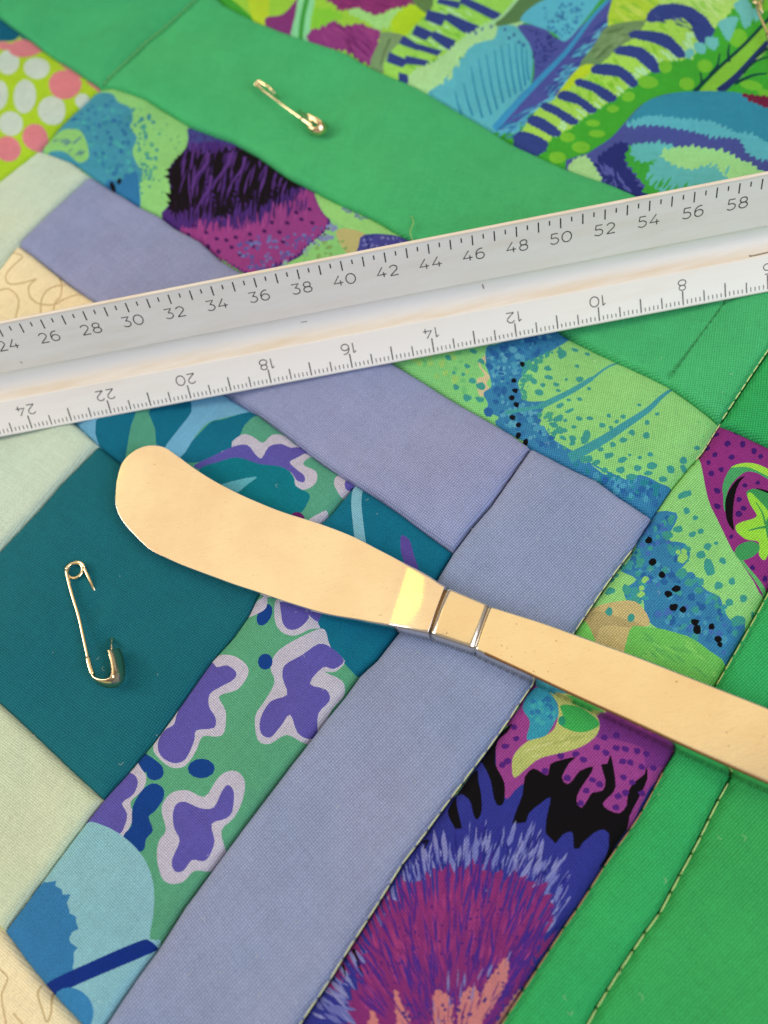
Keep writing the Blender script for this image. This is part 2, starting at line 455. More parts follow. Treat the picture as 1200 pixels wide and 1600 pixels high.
# --- P5 left
k = 'P5'
fill(k, (66, 146, 172), FA, '450,440 530,450 560,490 610,510 625,560 610,600 640,640 615,700 640,760 665,800 650,850 640,950 500,860 400,790 330,745 170,680 290,560 380,490')
spots(k, [(46, 112, 160), (52, 128, 165), (70, 165, 170)], FA, '450,450 560,490 610,600 600,700 630,790 560,820 440,770 400,640 340,600 300,560', 95, 2, 5, 3)
fill(k, (140, 200, 118), FA, '200,650 250,620 300,600 370,610 395,640 410,690 405,730 360,745 300,700 240,690 190,690')
streaks(k, [(50, 90, 140), (70, 110, 150)], FA, '220,650 380,640 390,720 240,680', 14, 13, 2.2, -0.6, 4)
fill(k, (45, 116, 168), FA, '600,800 640,800 640,940 560,890 480,850 500,820 550,830')
spots(k, [(76, 158, 140), (60, 140, 150)], FA, '600,500 680,510 760,620 740,760 700,900 650,900 640,760 610,600', 62, 1.6, 4, 5)
spots(k, [(96, 168, 120)], FA, '700,520 860,590 830,700 780,780 780,900 700,920', 20, 1.2, 2.4, 6)
for x, y in ((512, 845), (550, 832), (520, 860)): dot(k, (8, 10, 20), FA, x, y, 12, 15, .3)
PUR, DKP, BLK, MAG = (72, 40, 118), (52, 32, 92), (16, 8, 18), (148, 62, 134)
fill(k, PUR, FZ, '165,20 300,60 450,130 600,230 760,330 755,370 790,440 825,480 815,540 760,590 700,640 600,690 470,730 420,720 200,580 120,540 20,455 70,400 75,340 70,240 150,130')
fill(k, (66, 72, 140), FZ, '165,25 350,80 420,120 350,110 260,100 170,110')
streaks(k, [(60, 40, 120), (84, 60, 140)], FZ, '160,70 400,110 400,160 150,150', 30, 16, 3, 1.6, 7)
jag(k, BLK, FZ, '75,240 150,150 230,170 300,150 380,130 450,140 560,230 640,280 700,310 640,330 590,350 560,300 540,400 500,420 480,330 440,400 400,400 380,330 350,440 300,470 280,350 250,290 220,380 160,420 80,440 60,400 80,330', 5, 5, 3)
streaks(k, [PUR, (88, 52, 132)], FZ, '130,160 300,150 460,180 640,300 600,340 500,380 330,400 130,380', 70, 34, 3.4, lambda q: 1.75 + (q[0] - 330) * 0.0004, 8, .12)
streaks(k, [BLK, (28, 12, 34)], FZ, '80,420 200,340 340,380 520,350 650,330 640,400 500,450 340,440 140,450', 70, 36, 3.2, 1.68, 9, .1)
for a, b in ((230, 215), (330, 215), (245, 330), (400, 230)): stroke(k, (92, 54, 138), FZ, f'{a+20},{b-60} {a+10},{b} {a-30},{b+60} {a-60},{b+120}', 16, 4)
jag(k, MAG, FZ, '110,500 180,520 260,500 330,510 400,530 460,500 520,470 560,430 640,390 690,340 740,340 770,420 810,470 790,530 730,580 650,650 560,680 470,720 400,700 240,610 120,530', 4, 4, 12)
streaks(k, [(160, 70, 142), (150, 60, 132)], FZ, '140,480 300,490 480,470 620,390 720,340 740,420 600,500 300,560 160,530', 60, 26, 3.0, 1.65, 10, .1)
streaks(k, [PUR, DKP], FZ, '120,450 300,470 480,440 620,370 720,310 720,400 600,460 300,520 150,500', 62, 24, 2.6, 1.68, 11, .1)
for x, y in ((150, 535), (180, 500), (290, 565), (335, 572), (245, 592), (296, 620), (360, 605), (240, 535), (665, 442), (727, 425), (688, 472), (622, 490), (550, 490), (515, 530), (585, 533), (602, 578), (740, 488), (447, 545), (452, 578), (400, 640), (380, 560), (460, 600)):
    dot(k, (70, 25, 92), FZ, x, y, 12, 9, .3)
spots(k, [(110, 110, 178), (92, 84, 160)], FZ, '380,590 470,560 620,540 700,540 790,480 830,500 760,580 640,650 540,700 450,720 400,650', 85, 1.8, 3.8, 12)
fill(k, (150, 210, 124), FZ, '755,335 880,390 1000,470 1170,560 1000,560 900,520 860,490 820,470 790,440 765,390')
spots(k, [(120, 140, 170), (110, 160, 150)], FZ, '870,400 1010,470 980,490 900,440', 22, 2, 4, 13)
fill(k, (190, 180, 122), FZ, '860,530 920,530 1000,570 950,640 900,640 860,570')
fill(k, (70, 70, 150), FZ, '990,562 1180,565 1260,600 1000,700 930,700 960,620')
spots(k, [(120, 120, 190), (40, 50, 120)], FZ, '990,570 1180,570 1180,600 960,630', 24, 1.5, 3, 14)
spots(k, [(130, 140, 190), (140, 190, 150)], FZ, '820,490 870,510 850,560 740,620 600,700 560,700 700,620 800,540', 40, 2, 5, 15)
spots(k, [(130, 170, 100)], FZ, '760,600 900,540 930,620 760,700', 14, 2, 5, 16)
# under and right of the ruler
BL, BL2, BL3, TL = (54, 126, 172), (40, 98, 158), (72, 150, 184), (62, 150, 142)
fill(k, (128, 202, 124), FE, '500,350 1200,300 1200,900 600,470')
fill(k, (204, 190, 150), FX, '220,210 300,150 330,170 280,230 200,260 260,330 240,380 270,430 200,460 180,350 230,330 190,260')
fill(k, BL, FX, '240,150 330,120 500,-20 760,40 750,90 700,130 620,180 540,220 510,280 470,330 440,370 450,420 480,480 520,500 620,500 590,560 570,620 590,680 640,740 720,800 800,840 1000,940 1200,1020 1290,990 1310,1120 900,900 700,860 500,760 300,640 320,600 240,560 250,510 220,440 270,400 260,330 240,270')
fill(k, BL, FG, '140,800 200,860 300,920 420,1010 500,1050 600,1020 700,1050 770,1080 680,1230 100,930')
spots(k, [BL2, (48, 112, 166), BL3, (88, 160, 190)], FX, '260,180 380,120 520,60 740,60 700,120 520,220 450,330 440,440 580,540 560,640 740,800 620,800 420,690 330,620 340,560 280,480 280,330 260,250', 190, 2.2, 6, 21)
spots(k, [BL2, (48, 112, 166), BL3, (40, 130, 150)], FG, '260,950 420,1020 560,1040 700,1060 700,1150 560,1120 380,1030', 60, 3, 7, 22)
spots(k, [TL, (70, 158, 134)], FX, '450,230 540,220 620,180 700,140 720,170 620,200 560,280 520,340 500,420 520,480 470,470 430,380 470,330', 46, 2, 5.5, 23)
spots(k, [(140, 208, 124)], FX, '520,240 580,230 560,300 500,380 520,470 480,450 470,380', 14, 2, 4, 24)
spots(k, [TL, (70, 158, 134)], FX, '560,560 640,560 700,620 720,720 800,760 780,820 700,790 620,720 570,640', 34, 2, 5.2, 25)
spots(k, [(140, 208, 124)], FX, '590,580 640,600 680,680 640,690 600,640', 8, 2, 4, 26)
for x, y, a, b in ((208, 240, 26, 16), (120, 270, 20, 13), (35, 310, 12, 10), (95, 320, 12, 11), (50, 398, 22, 18), (152, 362, 22, 18), (205, 395, 32, 24), (120, 465, 28, 22), (250, 262, 22, 20), (200, 480, 32, 20), (250, 560, 36, 30), (285, 185, 34, 22), (345, 158, 28, 20), (160, 180, 26, 14), (0, 220, 22, 16), (300, 500, 22, 18), (350, 425, 20, 26)):
    dot(k, TL if x < 240 else BL2, FX, x, y, a, b, .4, 8, random.Random(int(x)))
spots(k, [(110, 190, 120), (150, 200, 110)], FE, '560,400 1000,330 1000,640 700,500', 40, 3, 8, 27)
for x, y, a, b in ((718, 182, 26, 36), (632, 340, 26, 17), (592, 392, 17, 15), (572, 442, 28, 24), (538, 365, 26, 22), (678, 390, 20, 15), (742, 355, 12, 10), (810, 265, 15, 13), (826, 357, 24, 20), (878, 178, 20, 11), (625, 280, 28, 18), (690, 430, 18, 12), (800, 150, 26, 14), (545, 280, 24, 30), (882, 418, 16, 12), (823, 487, 17, 13),
                   (755, 492, 15, 11), (700, 525, 30, 16), (760, 562, 34, 12), (820, 610, 22, 14), (886, 610, 22, 13), (1007, 594, 15, 12), (1095, 600, 20, 14), (965, 655, 20, 16), (1055, 632, 14, 12), (787, 663, 18, 13), (727, 685, 20, 17), (698, 605, 22, 22), (733, 622, 14, 12), (668, 700, 18, 14), (717, 730, 20, 16), (780, 735, 22, 20), (865, 720, 26, 34), (660, 650, 28, 18), (1018, 672, 16, 13)):
    dot(k, TL, FX, x, y, a, b, -.4 if a > 28 else .3, 8, random.Random(int(x + y)))
for x, y, a, b in ((455, 745, 10, 9), (425, 790, 14, 12), (520, 748, 13, 9), (635, 775, 12, 12), (563, 825, 17, 15), (633, 835, 17, 18), (523, 862, 17, 14), (473, 885, 15, 14), (415, 905, 17, 13), (455, 935, 24, 15), (515, 955, 24, 15), (395, 967, 18, 14), (600, 943, 12, 9), (650, 925, 16, 11), (552, 932, 8, 7), (660, 975, 26, 15), (750, 985, 20, 18), (812, 935, 20, 17), (815, 968, 18, 14), (712, 1030, 22, 14), (590, 990, 18, 14), (435, 1000, 18, 12), (510, 1000, 20, 15), (350, 950, 30, 18), (685, 730, 11, 9), (598, 690, 11, 8), (340, 860, 20, 18), (560, 1030, 28, 14), (880, 872, 16, 9), (490, 775, 12, 9), (640, 1010, 22, 10)):
    dot(k, TL, FG, x, y, a, b, -.2, 8, random.Random(int(x * 3 + y)))
stroke(k, (64, 152, 158), FG, '-30,730 60,712 150,692 280,625 380,560 440,510 505,470', 20, 9)
stroke(k, (64, 152, 158), FG, '130,700 280,625 380,560', 30, 22)
stroke(k, (62, 150, 160), FG, '270,945 420,865 540,785 640,712 700,650 757,600', 50, 12)
for x, y in ((465, 255), (412, 360), (420, 427), (400, 475), (427, 520), (405, 602), (440, 652), (440, 712), (486, 752)):
    dot(k, (8, 10, 20), FX, x, y, 20, 17, .3, 9, random.Random(x))
spots(k, [(120, 196, 118)], FG, '900,500 1000,760 900,880 850,700', 8, 2, 3, 28)

# --- P6 right: leaf, petals
k = 'P6'
fill(k, (142, 46, 124), FQ, '350,65 1100,400 1100,1600 700,1450 600,1330 500,1180 440,1090 380,960 320,820 250,650 190,320 200,270')
fill(k, (96, 178, 104), FQ, '440,1090 500,1180 600,1310 700,1450 720,1400 560,1220 480,1110', False)
fill(k, (72, 158, 98), FQ, '370,640 365,560 400,460 450,400 520,385 620,390 720,450 900,560 900,640 740,540 640,470 560,450 500,480 440,540 400,620 385,760 372,720')
fill(k, (160, 214, 70), FQ, '430,412 520,382 620,390 720,440 900,560 900,610 720,500 620,440 540,412')
fill(k, (10, 6, 12), FQ, '540,485 480,510 430,570 390,660 385,760 400,850 440,915 450,900 442,820 450,700 470,600 500,530')
fill(k, (60, 146, 84), FQ, '550,640 580,595 640,600 740,640 900,760 900,1200 740,1160 660,1000 660,800')
fill(k, (150, 212, 66), FQ, '555,640 580,620 620,660 680,730 720,800 690,870 700,960 720,1060 690,1160 640,1120 640,1020 560,1000 520,980 470,930 465,880 520,850 600,830 625,800 580,720')
stroke(k, (60, 146, 84), FQ, '560,925 620,910 700,900', 8, 20)
stroke(k, (60, 146, 84), FQ, '620,700 670,790 690,880', 6, 16)
fill(k, (10, 6, 12), FQ, '620,590 700,610 900,700 900,760 760,660')
fill(k, (62, 150, 88), FQ, '455,1080 500,1030 580,1010 640,1040 640,1090 580,1140 510,1160 470,1130')
for x, y, a in ((323, 138, 20), (475, 135, 20), (255, 240, 22), (402, 228, 26), (522, 232, 26), (610, 290, 24), (662, 335, 20), (306, 308, 22), (437, 335, 24), (257, 370, 20), (355, 427, 22), (275, 455, 24), (322, 593, 26), (322, 718, 26), (537, 560, 20), (637, 545, 20), (492, 668, 22), (525, 742, 22), (490, 788, 26), (428, 968, 20), (592, 1220, 22), (690, 1305, 24), (720, 200, 24), (780, 330, 24), (800, 1250, 24), (820, 480, 20)):
    dot(k, (66, 24, 108), FQ, x, y, a, a, 0, 8, random.Random(x))
# blue diagonal
fill(k, BL, FJ, '620,-20 780,-20 760,60 720,110 820,130 840,200 780,280 850,270 880,320 920,360 980,390 1000,450 1040,500 1090,480 1110,560 1060,660 1030,700 930,640 830,570 700,540 630,480 620,400 560,420 530,350 590,300 520,250 560,200 600,110')
spots(k, [BL2, (48, 112, 166), BL3, (60, 150, 150), (66, 110, 180)], FJ, '640,20 760,0 740,100 800,140 780,260 870,330 980,400 1000,500 1080,520 1040,660 900,600 740,530 650,440 640,350 560,240 590,140', 130, 3, 7.5, 31)
spots(k, [TL, (60, 150, 160)], FJ, '520,230 620,180 640,300 640,400 560,420 530,350 590,300', 22, 3, 7, 32)
spots(k, [(146, 204, 112)], FJ, '590,280 640,300 620,380 570,380', 6, 3, 6, 33)
spots(k, [TL, (60, 150, 160)], FJ, '720,60 800,120 860,180 780,270 880,300 960,380 1040,440 1000,480 900,380 800,300 760,200', 34, 3, 6, 34)
spots(k, [(146, 204, 112)], FJ, '770,140 830,160 800,230', 5, 4, 7, 35)
for x, y, a, b in ((790, 60, 24, 20), (855, 85, 20, 15), (895, 70, 18, 15), (965, 132, 11, 11), (925, 148, 18, 20), (893, 188, 26, 22), (995, 217, 17, 18), (930, 250, 24, 42), (1037, 315, 17, 18), (972, 338, 22, 20), (1090, 395, 18, 18), (1023, 417, 20, 18), (1145, 465, 11, 14), (870, 5, 15, 12), (820, -105, 40, 16), (830, -30, 17, 17), (755, 20, 15, 22), (735, 85, 22, 22), (467, 350, 22, 20), (460, 450, 17, 20), (562, 482, 20, 24), (545, 350, 24, 30), (585, 405, 26, 24), (1070, 500, 40, 24), (800, 275, 28, 22), (480, 290, 12, 12), (760, 1, 16, 14), (500, 270, 12, 12)):
    dot(k, TL, FJ, x, y, a, b, -.3, 8, random.Random(int(x + 7 * y)))
fill(k, (196, 178, 124), FJ, '370,430 550,400 620,440 650,520 560,535 570,650 380,590 340,480')
fill(k, (176, 160, 112), FJ, '380,450 480,470 620,520 560,530 430,520 400,580 360,540')
fill(k, (108, 190, 92), FJ, '555,545 640,530 720,540 850,580 940,640 1020,700 1000,820 560,800')
fill(k, (120, 204, 100), FJ, '320,500 350,490 400,620 300,560')
streaks(k, [(96, 176, 92), (124, 200, 100)], FJ, '580,560 840,600 980,710 960,760 600,660', 26, 26, 5, .5, 36)
for x, y in ((460, 452), (562, 482)): dot(k, TL, FJ, x, y, 18, 20, 0, 8, random.Random(x))
for x, y, a in ((652, 108, 18), (665, 218, 20), (710, 280, 18), (738, 375, 18), (775, 350, 21), (765, 437, 20), (808, 447, 17), (865, 505, 18), (877, 540, 21), (943, 527, 16), (977, 585, 17), (986, 608, 14)):
    dot(k, (8, 8, 14), FJ, x, y, a, a * .95, .3, 9, random.Random(x))
# below the knife
fill(k, (46, 52, 140), FN, '-300,900 160,600 270,440 350,300 1200,300 1200,900 700,2000 -700,2000', False)
fill(k, (150, 64, 140), FN, '345,430 350,350 400,300 400,250 460,180 500,60 900,120 1200,150 1210,420 1080,560 980,760 940,720 700,700 600,600 590,520 460,560 395,625 370,560 350,500')
fill(k, (120, 52, 132), FN, '830,230 1000,260 1180,380 1190,440 1060,470 1040,380 900,340 820,330')
fill(k, (54, 148, 176), FN, '505,110 560,90 640,130 700,180 640,230 600,300 570,330 490,345 505,260 470,190')
spots(k, [(46, 120, 170), (64, 165, 175)], FN, '520,130 660,170 600,280 510,320', 22, 3, 6, 37)
fill(k, (182, 190, 112), FN, '590,100 700,140 800,210 832,262 820,320 760,370 680,400 560,430 500,470 430,525 422,440 450,390 500,350 570,330 620,290 640,220 630,160')
fill(k, (62, 168, 84), FN, '650,180 740,190 832,262 790,300 720,308 640,270 660,230')
dot(k, (40, 140, 110), FN, 655, 255, 18, 24, 0)
streaks(k, [(196, 200, 130), (166, 176, 100)], FN, '480,380 620,340 760,330 600,400 460,450', 14, 30, 4, -.4, 38)
B = (10, 7, 12)
fill(k, B, FN, '270,440 290,425 300,390 340,330 420,262 400,305 352,350 342,440 350,480 385,550 382,640 355,655 335,620 320,540 290,470')
fill(k, B, FN, '160,605 250,485 262,540 275,600 278,680 258,722 240,700 225,640 200,612 180,600')
fill(k, B, FN, '118,680 158,610 160,650 185,765 168,782 140,740')
fill(k, B, FN, '480,520 520,480 560,500 590,510 600,460 650,440 720,425 690,455 655,520 680,552 710,530 740,490 805,468 780,520 740,580 725,630 750,662 780,620 800,590 850,580 862,530 840,460 870,455 885,412 900,470 912,560 890,600 850,640 880,672 930,685 965,650 970,590 1000,540 1050,500 1060,460 1066,520 1040,580 1010,640 980,700 970,760 905,850 880,910 880,780 830,768 780,805 750,835 717,885 710,800 700,775 660,790 620,840 590,855 578,760 590,680 602,615 560,640 500,690 480,745 418,768 440,680 470,600', True, 2)
for x, y in ((390, 375), (440, 340), (375, 465), (400, 447), (430, 285), (820, 378), (855, 333), (912, 380), (957, 385), (1015, 392), (865, 403), (755, 438), (943, 443), (980, 447), (1035, 465), (950, 515), (1060, 405), (1095, 470), (800, 530), (835, 550), (770, 580), (745, 640), (680, 525), (915, 658), (925, 605), (960, 590), (990, 540), (915, 320), (575, 492), (720, 410), (1040, 590), (650, 420)):
    dot(k, (82, 34, 124), FN, x, y, 18, 15, .2, 8, random.Random(x))
# thistle
CX, CY = 700.0, 1690.0
rad_ang = lambda q: math.atan2(q[1] - CY, q[0] - CX)
fill(k, (46, 52, 140), FO, '-100,900 60,600 240,400 440,120 500,0 700,-20 900,-40 1000,60 1180,60 1000,380 900,520 800,720 700,900', False)
streaks(k, [(124, 130, 190), (108, 116, 184)], FO, '100,620 170,470 300,290 440,100 560,20 700,0 880,0 1000,120 1040,280 960,400 880,200 680,120 480,190 340,320 230,560 180,700', 150, 46, 7, rad_ang, 41, .12)
streaks(k, [(36, 38, 124), (46, 46, 140)], FO, '60,640 170,470 300,290 440,100 560,0 700,-20 900,0 1010,120 1050,280 960,420 880,200 680,120 480,190 340,320 230,560 160,720', 110, 38, 3.6, rad_ang, 42, .12)
jag(k, (124, 44, 112), FO, '180,760 215,720 205,650 235,570 275,560 262,430 300,420 350,320 390,260 430,190 490,195 540,150 600,150 680,115 730,160 790,175 840,160 900,200 960,250 950,340 910,430 880,540 820,620 760,700 700,820 400,860', 9, 10, 5)
for i in range(46):
    th_ = rad(-150 + i * 2.7 + random.Random(i).uniform(-.8, .8))
    # the ragged crown of the flower: long petals against the indigo ground
    for (r0_, r1_, cc__, ww_) in ((226, 300, (46, 52, 140), 4), (205, 258 + 26 * random.Random(i + 90).random(), (132, 46, 114), 8)):
        dx_, dy_ = math.cos(th_), math.sin(th_) * 1.22
        leaf(k, cc__, (CX + dx_ * r0_, CY + dy_ * r0_), (CX + dx_ * r1_, CY + dy_ * r1_), ww_)
        th_ += rad(1.3)
streaks(k, [(150, 58, 122), (138, 50, 116)], FO, '220,680 280,440 400,270 560,190 700,170 900,240 930,320 860,520 760,620 620,500 400,560 260,660', 170, 34, 4.6, rad_ang, 43, .1)
streaks(k, [(64, 40, 136), (84, 36, 124)], FO, '210,690 250,420 400,210 560,140 700,110 920,200 960,330 860,540 740,660 560,660 380,700', 260, 52, 3.0, rad_ang, 44, .12)
streaks(k, [(90, 40, 130), (72, 40, 130)], FO, '820,420 950,330 900,520 780,700 700,760 760,560', 50, 34, 4, rad_ang, 45, .12)
for t in ('372,588 400,640 432,700 450,900 380,900 385,700', '520,640 535,590 560,610 590,625 596,700 580,900 500,900 515,720', '620,640 650,585 690,600 684,680 650,900 590,900 612,720', '690,640 740,540 800,465 796,560 742,660 700,720 660,900 650,900', '280,690 310,700 340,900 290,900', '770,700 850,590 800,680 720,800'):
    jag(k, (192, 120, 122), FO, t, 2.2, 6, 6)
streaks(k, [(112, 44, 112), (96, 40, 120)], FO, '380,640 620,600 800,500 760,660 600,740 400,740', 34, 40, 2.4, rad_ang, 46, .1)
streaks(k, [(120, 120, 180)], FO, '440,600 560,560 820,460 800,560 560,720 440,720', 14, 30, 2.4, rad_ang, 47, .1)
spots(k, [(60, 40, 120)], FO, '380,620 420,640 600,640 790,480 780,600 640,740 400,740', 34, 2, 3.2, 48)
spots(k, [(80, 34, 116)], FO, '300,440 500,260 700,200 900,300 820,480 600,560 340,600', 60, 1.6, 3, 49)
streaks(k, [(130, 134, 190), (100, 106, 176)], FO, '60,640 150,560 230,640 200,720 80,700', 16, 44, 7, rad_ang, 50, .2)
stroke(k, B, FO, '212,440 228,470 250,530', 16, 3); stroke(k, B, FO, '175,500 182,520 188,545', 12, 3); stroke(k, B, FO, '480,40 500,30 486,62', 12, 6)
stroke(k, B, FO, '1150,130 1180,90 1200,40', 4, 24)

# --- F1
k = 'F1'
LIL, VIO, TE1, TE2, NAV, LB = (190, 184, 202), (92, 84, 166), (12, 106, 134), (6, 116, 132), (16, 62, 136), (112, 170, 204)
fill(k, LB, FY, '20,310 160,285 146,390 138,410')
fill(k, TE1, FY, '150,280 285,262 272,330 240,465 222,470 138,400')
fill(k, TE1, FY, '352,245 530,190 515,260 425,395 390,410 370,395 366,330')
fill(k, TE1, FY, '640,285 780,245 730,310 712,350 680,400 600,440 520,462 465,440 560,325 600,292')
fill(k, LB, FY, '520,190 700,180 762,240 640,280 580,298 530,350 465,440 400,415 450,340 512,255')
fill(k, LIL, FY, '676,402 720,350 765,360 805,385 840,352 890,348 930,380 962,385 1004,420 968,470 1022,500 1024,550 985,580 940,568 900,470 800,490')
fill(k, VIO, FY, '520,472 600,435 680,400 740,393 775,432 800,447 830,400 880,388 920,402 962,388 990,405 950,440 915,462 940,490 975,520 975,548 945,540 920,505 870,485 790,475 700,455 620,465 550,488')
fill(k, TE2, FY, '540,490 620,460 700,443 790,470 880,482 930,520 942,565 998,600 990,640 955,684 860,700 700,640 580,560')
fill(k, (96, 174, 190), FY, '620,552 775,520 740,550 690,585 620,600')
fill(k, LIL, FY, '990,720 1040,680 1072,672 1060,760'); fill(k, (100, 30, 100), FY, '930,680 965,680 980,710 930,720')
fill(k, LIL, FY, '1098,540 1120,498 1160,500 1210,560 1140,612 1105,575'); fill(k, VIO, FY, '1142,540 1165,512 1215,550 1150,578')
# --- F2
k = 'F2'
fill(k, TE1, FV, '260,0 960,480 780,720 640,960 420,1400 150,1300 -60,1000 -200,500 60,310', False)
stroke(k, (124, 178, 198), FV, '318,40 305,150 312,260 335,450', 62, 66)
fill(k, (92, 72, 152), FV, '580,395 600,375 640,410 665,500 700,610 640,600 590,510')
fill(k, (88, 160, 124), FI, '-500,300 300,490 312,560 345,640 410,700 500,760 300,1200 -500,1400', False)
fill(k, LIL, FI, '90,400 120,380 280,440 330,500 322,535 250,545 200,568 150,572 100,540 80,480')
fill(k, VIO, FI, '118,400 245,470 212,530 160,547 125,522 114,470'); fill(k, VIO, FI, '240,460 320,480 320,515 270,502')
fill(k, TE1, FI, '305,480 650,540 640,590 500,765 400,690 340,620')
fill(k, LIL, FI, '250,560 318,545 345,625 412,690 370,742 320,745 400,785 408,850 350,920 300,1010 235,1082 140,1040 60,1082 0,1062 -14,950 30,880 80,790 60,720 100,640')
fill(k, VIO, FI, '290,612 350,630 408,690 360,730 310,722 248,800 325,828 342,880 290,940 278,1030 240,1058 190,1030 155,945 110,1000 60,1052 15,1030 12,960 60,880 140,850 118,770 130,710 210,665')
fill(k, LIL, FI, '-60,440 20,390 10,440 -10,460')
dot(k, NAV, FI, 32, 472, 34, 54, .5, 12); dot(k, NAV, FI, 35, 692, 36, 38, 0, 12)
fill(k, LIL, FH, '940,660 1000,652 1080,660 1140,700 1152,750 1100,820 1010,850 1042,920 1036,1020 1000,1042 930,1040 900,1110 850,1182 780,1187 710,1130 688,1080 700,1020 760,940 800,880')
fill(k, VIO, FH, '930,680 980,690 1000,712 1050,705 1092,735 1085,770 1020,805 965,840 962,900 992,950 985,1000 900,1010 890,1060 850,1150 790,1167 730,1130 712,1070 735,1010 790,980 805,910 860,780')
fill(k, LIL, FH, '1140,470 1180,420 1240,380 1240,440 1180,470')
fill(k, NAV, FH, '1050,560 1075,556 1060,590 1035,600'); fill(k, NAV, FH, '620,1110 700,1148 745,1190 720,1210 600,1200')
dot(k, NAV, FK, 930, -5, 66, 48, .05, 12); dot(k, NAV, FK, 708, 15, 42, 36, 0, 12)
fill(k, LIL, FK, '540,40 600,-40 645,0 668,40 652,100 600,155 618,220 600,280 560,330 500,300')
fill(k, VIO, FK, '540,20 600,18 628,60 610,120 560,160 587,210 582,260 555,310 480,310 370,285 440,140')
fill(k, NAV, FK, '650,100 700,65 750,88 755,140 718,200 690,228 712,290 682,330 672,380 640,388 575,320 610,270 612,180')
fill(k, LIL, FK, '800,108 870,100 950,132 1000,60 1040,18 1100,10 1142,60 1130,150 1090,230 1030,290 1042,380 1020,440 970,482 900,480 850,530 790,542 750,510 730,420 740,340 772,290 750,200 760,150')
fill(k, VIO, FK, '820,165 860,155 930,185 995,182 1030,110 1060,75 1090,110 1082,200 1050,235 985,260 997,340 970,410 940,435 890,430 850,480 810,482 798,430 835,340 810,280 803,210')
fill(k, (136, 186, 198), FK, '100,600 290,365 385,255 470,265 560,310 640,380 690,460 715,560 712,680 694,800 730,850 480,1300 300,1900 0,1900 0,750')
jag(k, (52, 120, 172), FK, '-40,790 60,690 160,560 190,540 250,532 275,575 320,600 322,660 360,700 365,745 330,800 365,840 345,900 350,965 220,1040 60,960', 3, 9, 9)
fill(k, (16, 48, 130), FK, '200,1020 420,915 640,815 690,808 722,845 690,872 540,940 380,1010 235,1070')
dot(k, (56, 128, 180), FK, 330, 1140, 108, 112, 0, 20)
# --- cream squiggles
k = 'K1'
SQ = (196, 172, 128)
for t in ('60,60 100,70 145,95 60,170 36,220 60,255 130,252 225,222', '225,222 180,270 185,330 230,370 300,380 350,370 400,340 500,300', '400,250 350,258 290,290 260,340 250,400 245,560', '355,190 380,260 370,330 335,380 320,560', '-60,300 0,290 50,285 100,320 115,370 100,440 80,560'):
    stroke(k, SQ, FS, t, 9)
k = 'K2'
for t in ('-60,900 0,950 32,985 12,1040 5,1090 45,1300', '190,1020 178,1060 200,1130 222,1190 242,1140 235,1060', '100,1500 80,1300 130,1240 60,1150'):
    stroke(k, SQ, FK, t, 9)

# --- P3 the feather print
k = 'P3'
MI, LI, NV3, CY3, SG = (164, 216, 150), (150, 208, 66), (48, 66, 136), (90, 178, 196), (108, 144, 98)
fill(k, (150, 205, 66), FR, '-300,-200 1200,-200 1200,100 740,380 400,200 100,100', False)
fill(k, (178, 208, 50), FR, '20,-60 110,-60 104,85 36,60')
fill(k, (126, 52, 118), FR, '100,55 160,50 205,28 270,-40 300,-10 240,60 212,150 105,95')
fill(k, (134, 214, 160), FR, '262,-30 335,-30 312,100 300,175 216,148 240,60')
fill(k, (62, 156, 66), FR, '292,-30 312,-30 290,60 268,165 250,160 266,60')
jag(k, (134, 50, 114), FR, '380,-100 820,-100 795,15 740,40 690,52 640,82 600,80 560,62 520,50 450,52 430,20 395,0', 3.2, 5, 1)
jag(k, (138, 56, 126), FR, '303,132 340,118 430,92 450,125 560,118 578,135 645,150 640,180 600,290 480,225 306,175', 2.2, 6, 2)
streaks(k, [(104, 34, 96), (150, 66, 130)], FR, '330,140 440,110 620,150 590,270 400,190', 46, 24, 2.2, 0.75, 51)
streaks(k, [(110, 34, 96), (156, 60, 130)], FR, '420,-40 780,-40 700,40 560,50 450,30', 46, 22, 2.2, .1, 52)
jag(k, (156, 218, 134), FR, '488,62 540,45 590,78 640,84 720,50 744,55 704,110 645,150 600,125 560,95', 2.4, 5, 3)
jag(k, (128, 200, 60), FR, '330,40 420,50 470,80 430,92 340,118 320,110', 2.2, 5, 4)
jag(k, (168, 212, 42), FR, '700,100 740,60 790,28 864,70 842,120 780,178 700,152', 2.4, 5, 5)
fill(k, (118, 152, 108), FR, '650,160 762,180 722,260 690,320 590,300 640,200'); stroke(k, (70, 100, 60), FR, '690,190 660,250 640,300', 8, 3)
fill(k, (92, 128, 76), FR, '798,-40 960,-40 892,62 862,72 795,15')
fill(k, (150, 214, 92), FR, '930,-60 1260,-60 1260,90 1100,135 970,235 900,262 862,312 790,395 720,390 655,312 690,250 760,180 800,130 860,80 890,30')
streaks(k, [(168, 224, 160), (124, 196, 66)], FR, '700,260 860,90 1000,10 1180,60 960,220 800,330', 60, 18, 4.4, .35, 53)
for t in ('925,0 1012,15 1002,42 915,20', '1040,-5 1192,58 1182,92 1028,22', '872,58 948,75 925,118 858,95', '972,72 1108,125 1058,162 958,98', '815,128 887,155 850,187 798,165', '902,152 988,190 972,240 888,178', '757,178 822,215 815,237 738,210', '830,213 922,240 905,262 820,235', '692,252 772,288 742,312 678,285', '770,268 862,290 855,312 765,300', '733,342 792,362 790,402 733,378'):
    fill(k, NV3, FR, grow(t), False)
jag(k, (166, 218, 154), FR, '785,345 860,312 940,262 1000,202 1100,132 1200,82 1300,60 1300,150 1190,180 1080,220 1000,290 960,350 910,400 870,425 780,400', 3.4, 4.5, 8)
fill(k, CY3, FR, '850,430 915,395 962,350 1005,290 1080,228 1190,185 1260,170 1300,600 1000,560', False)
